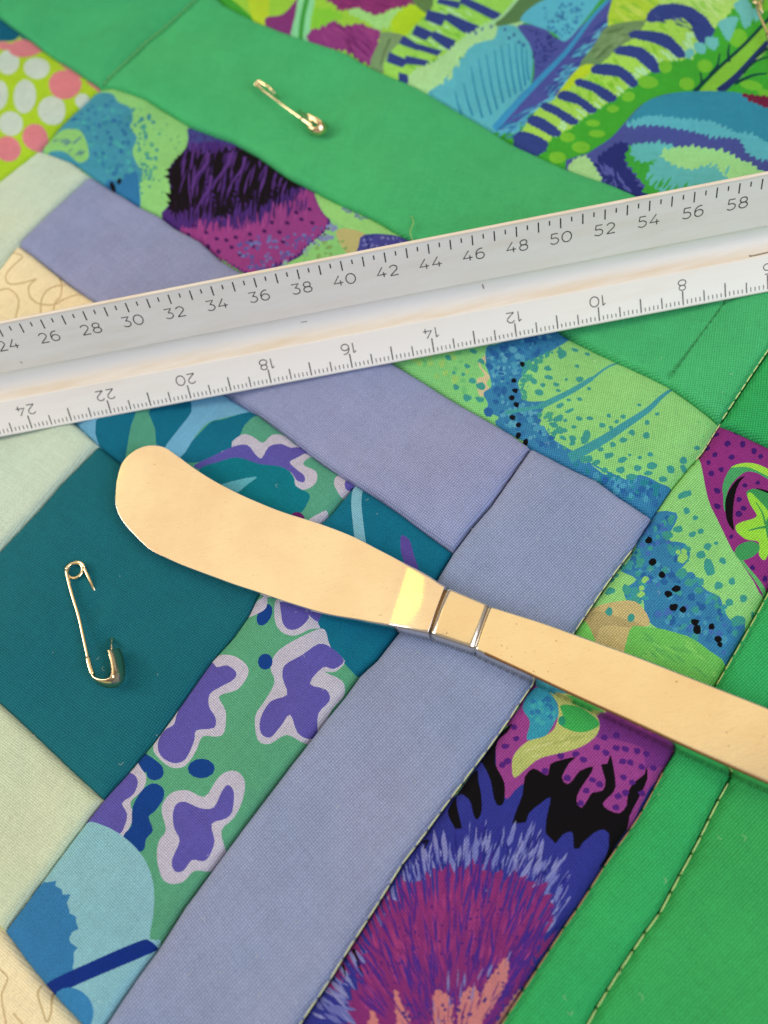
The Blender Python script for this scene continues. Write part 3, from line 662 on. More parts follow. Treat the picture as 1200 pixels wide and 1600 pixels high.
streaks(k, [(166, 218, 154)], FR, '880,400 960,330 1010,270 1090,210 1190,170 1190,190 1090,235 1010,310 960,370', 34, 14, 3.6, 1.7, 54)
jag(k, CY3, FW, '-20,200 40,172 90,160 100,110 165,100 205,135 232,180 242,240 236,300 225,345 180,385 150,430 95,500 0,480 -60,440 -130,390 -60,280', 1.6, 4, 9)
for a in ((20, 240, 72, 450), (52, 225, 97, 430), (85, 205, 122, 405), (112, 190, 150, 385), (142, 180, 172, 372), (170, 170, 196, 360), (196, 168, 212, 340), (216, 196, 226, 318), (-10, 270, 36, 460), (-40, 330, -4, 450), (-75, 360, -50, 440)):
    stroke(k, (44, 132, 172), FW, f'{a[0]},{a[1]} {(a[0]+a[2])/2-4},{(a[1]+a[3])/2} {a[2]},{a[3]}', 4, 9)
for x, y in ((35, 118), (72, 108), (100, 100), (128, 118), (165, 140), (145, 155), (185, 170), (205, 180), (10, 135)): dot(k, (50, 90, 150), FW, x, y, 6, 9, .4, 6)
fill(k, (88, 128, 80), FW, '85,100 180,-5 240,-60 340,-60 300,20 180,85')
stroke(k, (160, 214, 160), FW, '60,100 120,60 195,-30', 10, 12)
fill(k, (76, 84, 160), FW, '180,98 280,95 350,140 420,100 480,50 585,-30 590,40 545,130 480,200 440,262 340,400 240,445 110,505 180,385 238,330 246,240 226,170')
fill(k, (88, 180, 206), FW, '262,0 400,-60 540,-60 440,80 372,150 330,115 240,90 190,70')
spots(k, [(42, 104, 160), (50, 120, 176)], FW, '280,10 480,-20 420,90 360,140 300,90', 60, 1.6, 2.8, 55)
spots(k, [(40, 50, 120)], FW, '200,105 340,130 350,190 290,270 240,300 240,200', 44, 1.6, 2.6, 56)
streaks(k, [(80, 170, 204), (100, 190, 214)], FW, '430,180 560,60 500,180 440,260 330,400 230,450 340,300', 60, 26, 3.2, -.55, 57)
streaks(k, [(50, 70, 150)], FW, '430,150 560,40 540,110 450,240 330,370 290,370', 34, 26, 3, -.55, 58)
stroke(k, (58, 146, 198), FW, '585,-40 480,58 375,200 272,312 180,405 85,500', 13, 28)
streaks(k, [(80, 164, 204), (48, 110, 170)], FW, '100,500 220,430 320,400 260,460 190,540', 34, 30, 3.2, -.3, 59)
fill(k, (168, 208, 60), FW, '600,-60 800,-60 765,30 705,95 640,92 548,98')
streaks(k, [(140, 196, 60), (184, 216, 90)], FW, '590,10 760,-10 700,80 580,90', 30, 26, 4, .5, 60)
fill(k, SG, FW, '540,100 640,85 712,95 650,180 545,240 430,262 500,160')
streaks(k, [(74, 108, 66), (128, 160, 116)], FW, '530,120 680,100 620,180 480,240', 40, 24, 2.2, -.5, 61)
fill(k, (182, 212, 44), FW, '430,262 498,265 405,352 322,400')
fill(k, (62, 164, 50), FW, '255,580 400,490 540,400 640,330 780,270 880,220 920,160 1000,100 1050,20 1100,-60 1500,-60 1500,500 1100,380 900,380 720,390 640,450 560,550 470,595 390,645 320,640')
jag(k, (166, 216, 112), FW, '780,-60 1110,-60 1080,0 1040,60 1000,90 960,130 900,215 860,235 840,190 700,100 760,30', 3, 5, 10)
streaks(k, [(140, 206, 84), (180, 222, 140)], FW, '800,-10 1060,-20 960,100 880,180 820,60', 50, 22, 4, .6, 62)
jag(k, (160, 214, 88), FW, '705,95 860,50 940,60 900,215 810,245 720,292 640,335 600,372 540,405 470,442 390,502 330,525 268,580 180,555 190,520 260,430 330,390 440,310 500,270 600,190 670,150', 1.6, 4, 11)
streaks(k, [(172, 224, 170)], FW, '900,110 900,200 810,235 720,285 600,365 470,436 330,520 300,500 430,430 560,360 680,270 800,190', 60, 15, 4.6, .75, 63)
streaks(k, [(126, 194, 50)], FW, '720,90 860,70 800,190 680,270 560,350 430,420 330,430 500,290 640,190', 60, 15, 3.2, .75, 64)
for t in ('728,70 770,30 880,35 962,110 912,162 880,95 850,72 740,92', '668,135 760,143 802,160 852,210 822,224 790,200 740,180 658,158', '600,198 682,205 752,268 722,284 660,237 594,222', '510,262 590,268 657,320 636,338 590,302 500,288', '440,313 510,333 572,375 545,392 490,352 430,332', '370,362 420,368 492,420 466,433 430,402 358,386', '300,408 350,423 417,465 390,478 340,447 288,427', '240,458 290,468 347,510 320,523 270,497 232,482', '188,518 240,523 294,552 262,585 176,552'):
    jag(k, NV3, FW, grow(t), 1.0, 4, 12); fill(k, NV3, FW, grow(t), False)
streaks(k, [(70, 84, 150), (36, 50, 118)], FW, '740,60 900,60 930,130 760,90', 14, 16, 3, .5, 65)
for x, y, a, b in ((385, 533, 32, 20), (440, 575, 38, 22), (505, 527, 35, 15), (490, 482, 30, 14), (345, 606, 36, 20), (570, 428, 25, 16), (632, 382, 28, 22), (712, 330, 42, 25), (782, 270, 28, 25), (870, 340, 32, 28), (945, 262, 32, 28), (1080, 148, 38, 36), (1135, 340, 48, 20), (1190, 370, 30, 16), (1230, 300, 30, 20), (1300, 200, 40, 30), (1180, 30, 30, 24)):
    dot(k, (112, 188, 54), FW, x, y, a, b, .15, 12)
for t in ('1000,82 1075,68 1062,120 1040,158 1012,115', '948,142 1000,148 988,195 955,178', '908,162 952,178 936,212 902,196', '1058,22 1112,8 1142,70 1108,114 1084,62', '905,205 880,235 862,215 885,190', '1130,40 1170,60 1150,90'):
    jag(k, (104, 186, 186), FW, t, 1.4, 4, 13)
fill(k, (128, 192, 62), FW, '915,378 1160,120 1300,-20 1340,40 1010,378')
fill(k, (166, 210, 116), FW, '1050,310 1200,160 1340,10 1350,50 1080,320', False)
DG = (10, 58, 62)
stroke(k, DG, FW, '898,375 1000,270 1100,180 1190,92 1320,-30', 15, 13)
stroke(k, (34, 50, 104), FW, '1000,372 1080,300 1200,170 1330,60', 34, 14)
for t in ('925,290 930,330 912,370', '1006,208 995,260 965,300', '1045,170 1040,210 1045,245', '1200,292 1140,300 1065,335', '1210,228 1150,245 1100,290', '1280,180 1210,190 1150,230'):
    stroke(k, DG, FW, t, 5, 15)
fill(k, (72, 82, 154), FW, '470,600 560,550 620,490 690,420 780,385 900,375 1060,372 1150,400 1300,440 1300,1000 700,1000 380,660')
fill(k, (50, 138, 168), FW, '620,505 700,415 800,383 900,373 1060,370 1130,390 1300,470 1300,640 1190,610 1130,570 1060,545 980,505 880,495 780,490 700,485')
jag(k, CY3, FW, '618,508 700,475 780,482 880,492 980,502 1060,547 1140,560 1200,600 1300,640 1300,680 1190,662 1110,630 1080,572 980,560 900,540 800,520 700,508', 3.4, 5, 14)
jag(k, (38, 46, 118), FW, '540,600 610,570 640,610 618,650 650,700 680,760 790,830 640,850 600,745 560,720 500,650', 4, 6, 15)
streaks(k, [(82, 90, 168)], FW, '500,620 600,700 640,760 580,740 500,680', 16, 16, 4, 1.0, 66)
jag(k, (60, 164, 62), FW, '628,605 650,590 760,610 730,680 820,740 790,830 720,800 690,740 655,690 622,645', 3.4, 6, 16)
jag(k, (96, 184, 188), FW, '640,592 700,580 800,590 860,620 1000,640 1060,660 1090,850 830,860 770,780 700,722 750,650 690,655 650,622', 3.4, 6, 17)
jag(k, (156, 218, 146), FW, '765,612 900,600 1030,630 1065,650 1155,700 1180,760 1040,740 1000,690 930,680 880,692 800,662', 3.4, 6, 18)
streaks(k, [(60, 164, 62)], FW, '700,690 760,740 900,740 900,800 720,780', 14, 22, 4, -.9, 67)
streaks(k, [(96, 184, 188)], FW, '900,650 1040,700 1000,760 900,700', 10, 22, 4, -.9, 68)
jag(k, (160, 212, 146), FW, '385,645 440,610 472,622 522,700 522,728 440,690', 2.2, 5, 19)
jag(k, (112, 30, 62), FW, '1095,376 1150,380 1300,405 1300,460 1190,432 1130,402', 2.4, 5, 20)
#ART_END

# ------------------------------------------------------------------ cloth surface
RS = np.random.RandomState(5)
WV = [(RS.uniform(0, 6.28), 2 * math.pi / RS.uniform(2.2, 9.0), RS.uniform(0, 6.28)) for _ in range(16)]
PUCK = []   # (x, y, radius, height): local dents and humps of the cloth, cm
def pucker(px, py, r, h): q = P(px, py); PUCK.append((q[0], q[1], r, h))
def H(xy):
    xy = np.asarray(xy, float); z = np.zeros(len(xy))
    for a, kf, ph in WV:
        z += (0.024 / (kf * 1.1 + 0.4)) * np.sin((xy[:, 0] * math.cos(a) + xy[:, 1] * math.sin(a)) * kf + ph) * 1.6
    for x, y, r, h in PUCK:
        z += h * np.exp(-((xy[:, 0] - x) ** 2 + (xy[:, 1] - y) ** 2) / r ** 2)
    return z - 0.085
pucker(152, 945, .22, -.05); pucker(172, 1000, .25, -.06); pucker(164, 972, .22, .05); pucker(120, 980, .5, -.02)
pucker(455, 160, .3, .03); pucker(500, 215, .35, -.05); pucker(430, 150, .25, -.03); pucker(480, 150, .3, -.03)
pucker(1048, 582, .15, -.05); pucker(160, 135, .3, -.04); pucker(1130, 652, .3, -.05); pucker(1190, 1240, .8, -.05); pucker(860, 1090, .5, -.03)

def seg_dist(pts, poly):
    """distance of points to a closed polyline"""
    a = np.asarray(poly, float); b = np.roll(a, -1, axis=0)
    out = np.full(len(pts), 1e9)
    for p, q in zip(a, b):
        d = q - p; L = d @ d + 1e-12
        t = np.clip(((pts - p) @ d) / L, 0, 1)
        out = np.minimum(out, np.hypot(*(pts - (p + t[:, None] * d)).T))
    return out
def pip(pts, poly):
    a = np.asarray(poly, float); c = np.zeros(len(pts), bool)
    x, y = pts[:, 0], pts[:, 1]; j = len(a) - 1
    for i in range(len(a)):
        cond = (a[i, 1] > y) != (a[j, 1] > y)
        if cond.any():
            c ^= cond & (x < (a[j, 0] - a[i, 0]) * (y - a[i, 1]) / (a[j, 1] - a[i, 1] + 1e-15) + a[i, 0])
        j = i
    return c
# stitched thread lines: (photo polyline, spacing px, colour, radius cm)
STITCH = [
    ('pale green thread along the lavender strip', V3b[2:], 30, (204, 212, 152), 0.011),
    ('pale thread across the printed strips', Q_('1129,655 1118,672 1103,697 1090,712'), 17, (206, 200, 150), 0.011),
    ('pale green thread on the lower right green strip', V1b[3:], 31, (186, 222, 146), 0.0115),
    ('dull red thread along the thistle strip', Q_('1040,1203 1000,1277 963,1327 943,1357 910,1410 880,1453 843,1510 800,1577 700,1730'), 34, (170, 118, 92), 0.009),
    ('pale green thread on the right green seam', Q_('1330,362 1200,548 1131,650'), 17, (196, 218, 146), 0.013),
    ('dark green thread below the ruler', Q_('1240,318 1133,470 1049,582'), 13, (40, 128, 76), 0.013),
    ('olive thread beside the handle', Q_('1290,757 1197,935 1177,972 1153,1015 1123,1067'), 27, (176, 190, 116), 0.011),
    ('faded green thread between the upper green pieces', Q_('345,-42 300,3 277,23 233,61 197,101 162,134'), 15, (150, 196, 110), 0.011),
]
HOLES = []
SPANS = []
for lab, pl, stp, col, rr in STITCH:
    c = P2(pl)
    seg = np.r_[0, np.cumsum(np.hypot(*np.diff(c, axis=0).T))]
    step = stp / 82.0 if pl[0][1] > 600 else stp / 66.0
    n = max(2, int(seg[-1] / step))
    s = np.linspace(0, seg[-1], n + 1)
    s[1:-1] += RS.uniform(-.1, .1, n - 1) * step
    pts = np.stack([np.interp(s, seg, c[:, 0]), np.interp(s, seg, c[:, 1])], 1)
    SPANS.append(pts); HOLES.append(pts)
HOLES = np.concatenate(HOLES)

def cloth_z(xy, dist, lift):
    z = H(xy)
    # the filling puffs every piece up between its seams; the fold lies proud of the seam valley
    z = z + 0.10 * (1 - np.exp(-dist / 0.8)) - 0.05 + 1.5 * lift * (1 - np.exp(-dist / 0.035)) * (0.45 + 0.55 * np.exp(-dist / 0.9)) - 0.11 * np.exp(-dist / 0.045) - 0.03 * np.exp(-dist / 0.2)
    z = z + 0.007 * np.sin(xy[:, 0] * 8.3 + 2 * np.sin(xy[:, 1] * 2.1)) * np.sin(xy[:, 1] * 7.1 + 1.7 * np.sin(xy[:, 0] * 2.6)) * np.exp(-dist / 0.45)
    d2 = np.full(len(xy), 1e9)
    for h in HOLES: d2 = np.minimum(d2, (xy[:, 0] - h[0]) ** 2 + (xy[:, 1] - h[1]) ** 2)
    return z - 0.06 * np.exp(-d2 / 0.02 ** 2) - 0.035 * np.exp(-d2 / 0.18 ** 2)

MATS = {}
def get_fabric(kind, angle):
    key = (kind, round(angle, 2))
    if key not in MATS:
        if kind == 'solid': MATS[key] = fabric('shot_cotton', angle, (0.74, 0.82, 0.95), 0.105, .15, 0.62)
        elif kind == 'pale': MATS[key] = fabric('plain_cotton', angle, (0.90, 0.92, 0.92), 0.098, .10, 0.34)
        elif kind == 'print': MATS[key] = fabric('printed_cotton', angle, (0.78, 0.80, 0.86), 0.096, .16, 0.66)
        else: MATS[key] = fabric('floral_cotton', angle, (0.78, 0.84, 0.95), 0.090, .16, 0.6)
    return MATS[key]

quilt = thing('patchwork_quilt', 'patchwork quilt of green, lavender, teal and printed fabric lying under everything', 'quilt')
def build_patch(key, d):
    out = P2(resample(d['o'], 6.0, True))
    # ordered counter-clockwise
    ar = np.sum(out[:, 0] * np.roll(out[:, 1], -1) - np.roll(out[:, 0], -1) * out[:, 1])
    if ar < 0: out = out[::-1]
    V = [tuple(p) for p in out]
    ED = [(i, (i + 1) % len(V)) for i in range(len(V))]
    cols, polys = [d['base']], [out]
    lo, hi = out.min(0) - .1, out.max(0) + .1
    for col, pl in d['art']:
        q = P2(resample(pl, 9.0, True))
        if q[:, 0].max() < lo[0] or q[:, 0].min() > hi[0] or q[:, 1].max() < lo[1] or q[:, 1].min() > hi[1]: continue
        b = len(V); V += [tuple(p) for p in q]
        ED += [(b + i, b + (i + 1) % len(q)) for i in range(len(q))]
        cols.append(col); polys.append(q)
    # loose points that carry the relief
    st = 0.115
    gx, gy = np.meshgrid(np.arange(lo[0], hi[0], st), np.arange(lo[1], hi[1], st * .87))
    gx = gx + (np.arange(gy.shape[0]) % 2)[:, None] * st / 2
    g = np.stack([gx.ravel(), gy.ravel()], 1)
    g = g + RS.uniform(-.012, .012, g.shape)
    g = g[pip(g, out)]
    g = g[seg_dist(g, out) > 0.33]
    ring = []
    nx = np.roll(out, -1, axis=0) - np.roll(out, 1, axis=0)
    nx = nx / (np.linalg.norm(nx, axis=1)[:, None] + 1e-9)
    nrm = np.stack([-nx[:, 1], nx[:, 0]], 1)
    for o_ in (0.018, 0.045, 0.085, 0.14, 0.205, 0.28):
        r = out + nrm * o_
        r = r[pip(r, out)]
        r = r[seg_dist(r, out) > o_ * 0.85]
        ring.append(r)
    hp = []
    for h in HOLES:
        if lo[0] < h[0] < hi[0] and lo[1] < h[1] < hi[1]:
            hp.append(h)
            for rr in (0.018, 0.04):
                for a in range(6): hp.append((h[0] + rr * math.cos(a * 1.047), h[1] + rr * math.sin(a * 1.047)))
    L = [g] + ring
    if hp:
        hp = np.array(hp); hp = hp[pip(hp, out)]
        if len(hp): L.append(hp[seg_dist(hp, out) > 0.006])
    for a in L:
        V += [tuple(p) for p in a]
    vo, eo, fo, ov, oe, of = delaunay_2d_cdt([Vector(p) for p in V], ED, [], 0, 1e-6, False)
    vv = np.array([(p[0], p[1]) for p in vo])
    tri = []
    for f in fo:
        for i in range(1, len(f) - 1): tri.append((f[0], f[i], f[i + 1]))
    tri = np.array(tri)
    cen_ = vv[tri].mean(axis=1)
    keep = pip(cen_, out)
    tri, cen_ = tri[keep], cen_[keep]
    order = np.argsort(cen_[:, 0]); xs = cen_[order, 0]
    fcol = np.zeros(len(tri), int)
    for n_, q in enumerate(polys):
        if n_ == 0: continue
        i0, i1 = np.searchsorted(xs, q[:, 0].min()), np.searchsorted(xs, q[:, 0].max())
        idx = order[i0:i1]
        yy = cen_[idx, 1]
        idx = idx[(yy >= q[:, 1].min()) & (yy <= q[:, 1].max())]
        if len(idx): fcol[idx[pip(cen_[idx], q)]] = n_
    fcol = list(fcol)
    faces = [tuple(int(k_) for k_ in t_) for t_ in tri]
    used = sorted({i for f in faces for i in f}); mp = {i: n for n, i in enumerate(used)}
    faces = [tuple(mp[i] for i in f) for f in faces]
    vv = vv[used]
    dist = seg_dist(vv, out)
    z = cloth_z(vv, dist, d['lift'])
    nv = len(vv)
    verts = [(x, y, zz) for (x, y), zz in zip(vv, z)]
    # turned-under edge: the rim goes down into the seam
    cnt = {}
    for f in faces:
        for i in range(3):
            e = (f[i], f[(i + 1) % 3]); cnt[e] = 1
    rim = [e for e in cnt if (e[1], e[0]) not in cnt]
    rm = {}
    for a, b in rim:
        for i in (a, b):
            if i not in rm:
                rm[i] = len(verts); verts.append(verts[i])
    low = {}
    for i in list(rm):
        low[i] = len(verts); verts.append((verts[i][0], verts[i][1], verts[i][2] - 0.22))
    top = len(faces)
    for a, b in rim:
        faces.append((rm[b], rm[a], low[a], low[b])); fcol.append(0)
    o = mesh_obj('fabric_patch', verts, faces, get_fabric(d['mat'], d['angle']), quilt)
    me = o.data
    me.polygons.foreach_set('use_smooth', [i < top for i in range(len(me.polygons))])
    at = me.attributes.new('print', 'FLOAT_COLOR', 'FACE')
    lc = [(*lin(c), 1.0) for c in cols]
    at.data.foreach_set('color', np.array([lc[i] for i in fcol], np.float32).ravel())
    o['label'] = d['label']
    return o
for key, d in PATCH.items():
    build_patch(key, d)

# the filling under the pieces
cc_ = P2([(-150, -52), (1410, -52), (1430, 1780), (-150, 1780)])
tb = TB()
tb.loft([[(x, y, -1.1) for x, y in cc_], [(x, y, -0.46) for x, y in cc_]])
tb.build('batting', plain('batting', (0.75, 0.73, 0.68), .9, .1, 200), quilt, False)

# threads
capsule = None
def unit_stitch():
    tb = TB()
    n = 9
    path, r = [], []
    for i in range(n):
        t = i / (n - 1)
        path.append((t - .5, 0, 0.0)); r.append(max(0.12, math.sin(math.pi * (0.06 + 0.88 * t)) ** .35))
    return path, r
for (lab, pl, stp, col, rr), pts in zip(STITCH, SPANS):
    m = plain('thread', lin(col), .6, .25, 3000)
    line = bpy.data.objects.new('stitch_line', None)
    C.objects.link(line); line.parent = quilt; line.empty_display_size = 0.005
    line['label'] = lab
    z = cloth_z(pts, np.full(len(pts), .0 if 'below the ruler' not in lab else 0.3), 0.0)
    L0 = np.hypot(*(pts[1] - pts[0]))
    tb = TB()
    P_ = []
    n = 9
    for i in range(n):
        t = i / (n - 1)
        P_.append((L0 * (t - .5), 0, 0.016 * math.sin(math.pi * t) - .004))
    tb.tube(P_, [rr * (0.45 + 0.55 * math.sin(math.pi * (0.05 + 0.9 * i / (n - 1))) ** .5) for i in range(n)], 7)
    proto = None
    for a, b in zip(pts[:-1], pts[1:]):
        if proto is None:
            proto = tb.build('stitch', m, line); o = proto
        else:
            o = proto.copy(); C.objects.link(o); o.parent = line
        mid = (a + b) / 2
        zz = float(H([mid])[0]) + 0.004 + (0.0 if 'below the ruler' not in lab else .035)
        o.location = (mid[0] * SC, mid[1] * SC, zz * SC)
        o.rotation_euler = (0, 0, math.atan2(b[1] - a[1], b[0] - a[0]))
        o.scale = (0.90 * np.hypot(*(b - a)) / L0, 1, 1)

# ------------------------------------------------------------------ the scale ruler
A0, OFL, OFU, FS_, FAL, FTH = 3.9185, 15.7976, -19.9702, 2.7264, 1.015, -0.0921
E1 = np.array([math.cos(FTH), math.sin(FTH), 0]); N1 = np.array([-math.sin(FTH), math.cos(FTH), 0]); Z1 = np.array([0, 0, 1.])
P0 = N1 * A0 + Z1 * 0.03
UPV = math.cos(FAL) * N1 + math.sin(FAL) * Z1            # up along the front face
INV = math.sin(FAL) * N1 - math.cos(FAL) * Z1            # into the body
PROF = [(0.0, 0.0), (0.006, -0.012), (0.02, -0.006), (0.30, 0.048), (0.315, 0.06), (0.345, 0.105), (0.385, 0.132), (0.44, 0.145), (0.49, 0.136), (0.525, 0.115), (0.543, 0.092), (0.55, 0.080), (0.975, -0.004), (0.99, -0.014)]
def face_pt(s, v, w):  # s cm along, v 0..1 up the face, w 0..1 (share of the face width) into the body
    return P0 + E1 * s + UPV * (v * FS_) + INV * (w * FS_)
def prof_w(v):
    vs_, ws_ = [p[0] for p in PROF], [p[1] for p in PROF]
    return float(np.interp(v, vs_, ws_))
ruler = thing('triangular_scale_ruler', 'white triangular scale ruler with black numbers lying across the quilt', 'ruler')
sec = []
cen = P0 + UPV * FS_ * .5 + INV * FS_ * (math.sqrt(3) / 6)
for kf in range(3):
    a = kf * 2 * math.pi / 3
    for v, w in PROF:
        p = face_pt(0, v, w) - cen
        y, z = p @ N1, p[2]
        sec.append((y * math.cos(a) + z * math.sin(a) * -1 * -1, -y * math.sin(a) + z * math.cos(a)))
# three equal faces turned about the middle of the triangle
def ring(s):
    return [cen + E1 * s + N1 * y + Z1 * z for y, z in sec]
tb = TB()
NS = 60
tb.loft([ring(-15.2 + 31.6 * i / NS) for i in range(NS + 1)])
def ruler_mat():
    m, nt, b = new_mat('ivory_plastic')
    tc = nt.nodes.new('ShaderNodeTexCoord')
    mp = nt.nodes.new('ShaderNodeMapping'); mp.inputs['Rotation'].default_value = (0, 0, -FTH); mp.inputs['Scale'].default_value = (0.12, 1, 1)
    nt.links.new(tc.outputs['Object'], mp.inputs[0])
    at = nt.nodes.new('ShaderNodeAttribute'); at.attribute_name = 'grime'
    n1 = noise(nt, mp.outputs[0], 420, 5, .65)
    n2 = noise(nt, tc.outputs['Object'], 900, 3, .6)
    g = mth(nt, 'MULTIPLY', at.outputs['Fac'], mth(nt, 'MULTIPLY_ADD', n1, 1.5, -.15))
    c = mixc(nt, g, (0.87, 0.86, 0.85), (0.70, 0.56, 0.38))
    n5 = noise(nt, mp.outputs[0], 70, 5, .7)
    sm_ = nt.nodes.new('ShaderNodeMapRange'); sm_.inputs[1].default_value, sm_.inputs[2].default_value = .52, .75
    nt.links.new(n5, sm_.inputs[0])
    c = mixc(nt, mth(nt, 'MULTIPLY', sm_.outputs[0], .28), c, (0.60, 0.50, 0.38))
    spk = mth(nt, 'MULTIPLY', mth(nt, 'GREATER_THAN', n2, .76), .25)
    c = mixc(nt, spk, c, (0.3, 0.24, 0.18))
    nt.links.new(c, b.inputs['Base Color'])
    b.inputs['Roughness'].default_value = 0.42
    b.inputs['Specular IOR Level'].default_value = 0.4
    b.inputs['Subsurface Weight'].default_value = 0.0
    bp = nt.nodes.new('ShaderNodeBump'); bp.inputs['Strength'].default_value = .12; bp.inputs['Distance'].default_value = 0.0001
    nt.links.new(n1, bp.inputs['Height']); nt.links.new(bp.outputs[0], b.inputs['Normal'])
    return m
body = tb.build('ruler_body', ruler_mat(), ruler)
me = body.data
at = me.attributes.new('grime', 'FLOAT', 'POINT')
gv = {3: .2, 4: .85, 5: .85, 6: .4, 7: .05, 8: .05, 9: .1, 10: .3, 11: .35, 0: .8, 1: .3, 12: .2, 13: 1.0}
at.data.foreach_set('value', np.array([gv.get((i % len(sec)) % len(PROF), 0) for i in range(len(me.vertices))], np.float32))
from mathutils import geometry as _g
me.polygons.foreach_set('use_smooth', [True] * len(me.polygons))
mod = body.modifiers.new('weighted', 'WEIGHTED_NORMAL'); mod.keep_sharp = True
se = me.attributes.new('sharp_edge', 'BOOLEAN', 'EDGE')
sharp = []
npf = len(PROF)
for e in me.edges:
    a, b = e.vertices
    ra, rb = a % len(sec), b % len(sec)
    sharp.append(ra == rb and (ra % npf) in (0, 3, 11, 12))
se.data.foreach_set('value', np.array(sharp, bool))

INK = plain('black_ink', (0.02, 0.02, 0.022), .5, .2, 2000)
INKG = plain('worn_grey_ink', (0.20, 0.20, 0.20), .5, .2, 2000)
def on_face(s, v, lift=0.0018):
    return face_pt(s, v, prof_w(v)) - INV * lift
def quad_ribbon(vs_, fs_, a, b, w, lift):
    """flat printed line between two (s, v) points of the front face"""
    (s0, v0), (s1, v1) = a, b
    dx, dy = s1 - s0, (v1 - v0) * FS_; L = math.hypot(dx, dy) + 1e-9
    ox, oy = -dy / L * w / 2, dx / L * w / 2 / FS_
    b0 = len(vs_)
    for s, v in ((s0 - ox, v0 - oy), (s0 + ox, v0 + oy), (s1 + ox, v1 + oy), (s1 - ox, v1 - oy)): vs_.append(on_face(s, v, lift))
    fs_.append((b0, b0 + 3, b0 + 2, b0 + 1))
RT = random.Random(4)
# lower scale: one unit per cm, ten fine divisions
v_, f_ = [], []
for u in range(0, 302):
    kk = u / 10.0
    s = OFL - kk
    if not -15 < s < 16.2: continue
    if u % 10 == 0: v0, v1, w = .026, .030 + .115, .029
    elif u % 5 == 0: v0, v1, w = .026, .030 + .085, .026
    else: v0, v1, w = .030, .030 + .036, .020
    quad_ribbon(v_, f_, (s, v0), (s, v1 + RT.uniform(-.003, .003)), w, .0018)
mesh_obj('lower_scale_ticks', v_, f_, INK, ruler, False)['label'] = 'fine printed tick marks along the lower edge'
# upper scale: two fine divisions per unit
v_, f_ = [], []
for u in range(18, 145):
    s = OFU + u * .25
    if not -15 < s < 16.2: continue
    v1, v0 = .958, (.958 - .085 if u % 2 == 0 else .958 - .045)
    if u % 2: v1 = .952
    quad_ribbon(v_, f_, (s, v0), (s, v1), .030, .0018)
mesh_obj('upper_scale_ticks', v_, f_, INK, ruler, False)['label'] = 'printed tick marks along the upper edge'
def arc(cx, cy, rx, ry, a0, a1, n=14):
    return [(cx + rx * math.cos(rad(a0 + (a1 - a0) * i / n)), cy + ry * math.sin(rad(a0 + (a1 - a0) * i / n))) for i in range(n + 1)]
# digits as pen strokes, height 1, y up
DG_ = {
    '0': (0.80, [arc(.40, .5, .36, .47, 0, 360, 26)]),
    '1': (0.38, [[(.06, .80), (.27, .97)], [(.27, .97), (.27, 0.02)]]),
    '2': (0.74, [arc(.36, .69, .29, .28, 160, -35, 14) + [(.08, .035)], [(.08, .035), (.70, .035)]]),
    '3': (0.72, [[(.08, .965), (.62, .965), (.34, .60)], arc(.34, .31, .31, .285, 95, -150, 18)]),
    '4': (0.80, [[(.50, .97), (.06, .28), (.76, .28)], [(.56, .50), (.56, .02)]]),
    '5': (0.72, [[(.62, .965), (.16, .965), (.12, .56)], [(.12, .56)] + arc(.34, .31, .32, .285, 82, -150, 18)]),
    '6': (0.76, [arc(.38, .32, .31, .30, 0, 360, 24), arc(.48, .48, .41, .49, 75, 190, 14)]),
    '8': (0.74, [arc(.37, .74, .26, .235, 0, 360, 20), arc(.37, .27, .31, .26, 0, 360, 22)]),
    '7': (0.7, [[(.06, .96), (.66, .96), (.25, .02)]]),
    '9': (0.76, [arc(.38, .68, .31, .30, 0, 360, 24), arc(.28, .52, .41, .49, -105, 10, 14)]),
}
def number(txt, s, v, h, flip, mat, wide=1.18, pen=.09):
    gap = .17
    tot = sum(DG_[c][0] for c in txt) + gap * (len(txt) - 1)
    x = -tot / 2
    vs_, fs_ = [], []
    kq = 0
    for c in txt:
        w, strokes = DG_[c]
        for st in strokes:
            q = resample(st, 9, False)
            pts = [((x + a) * h * wide, b * h) for a, b in st]
            # mitred ribbon
            n = len(pts); b0 = len(vs_)
            for i, (px_, py_) in enumerate(pts):
                closed = abs(pts[0][0] - pts[-1][0]) + abs(pts[0][1] - pts[-1][1]) < 1e-6
                a_ = pts[i - 1] if i else (pts[-2] if closed else pts[0])
                b_ = pts[i + 1] if i < n - 1 else (pts[1] if closed else pts[-1])
                d1 = np.array([px_ - a_[0], py_ - a_[1]]); d2 = np.array([b_[0] - px_, b_[1] - py_])
                d1 = d1 / (np.linalg.norm(d1) + 1e-9) if np.linalg.norm(d1) > 1e-9 else d2 / np.linalg.norm(d2)
                d2 = d2 / (np.linalg.norm(d2) + 1e-9) if np.linalg.norm(d2) > 1e-9 else d1
                t = d1 + d2; t = t / (np.linalg.norm(t) + 1e-9)
                mit = min(1.8, 1 / max(.3, abs(t @ d1)))
                ox, oy = -t[1] * pen * h / 2 * mit, t[0] * pen * h / 2 * mit
                for sg in (1, -1):
                    X, Y = px_ + sg * ox, py_ + sg * oy
                    if flip: X, Y = -X, -Y
                    vs_.append(on_face(s + X, v + Y / FS_, .0018 + .0007 * kq))
            for i in range(n - 1):
                fs_.append((b0 + 2 * i, b0 + 2 * i + 1, b0 + 2 * i + 3, b0 + 2 * i + 2))
            kq += 1
        x += w + gap
    o = mesh_obj('printed_number', vs_, fs_, mat, ruler, False)
    return o
for n in range(10, 61, 2):
    s = OFU + n * .5
    if -14.8 < s < 16: number(str(n), s - 0.0, .745, .255, False, INK)
for n in range(2, 31, 2):
    s = OFL - n
    if -14.8 < s < 16: number(str(n), s, .238, .245, True, INK)

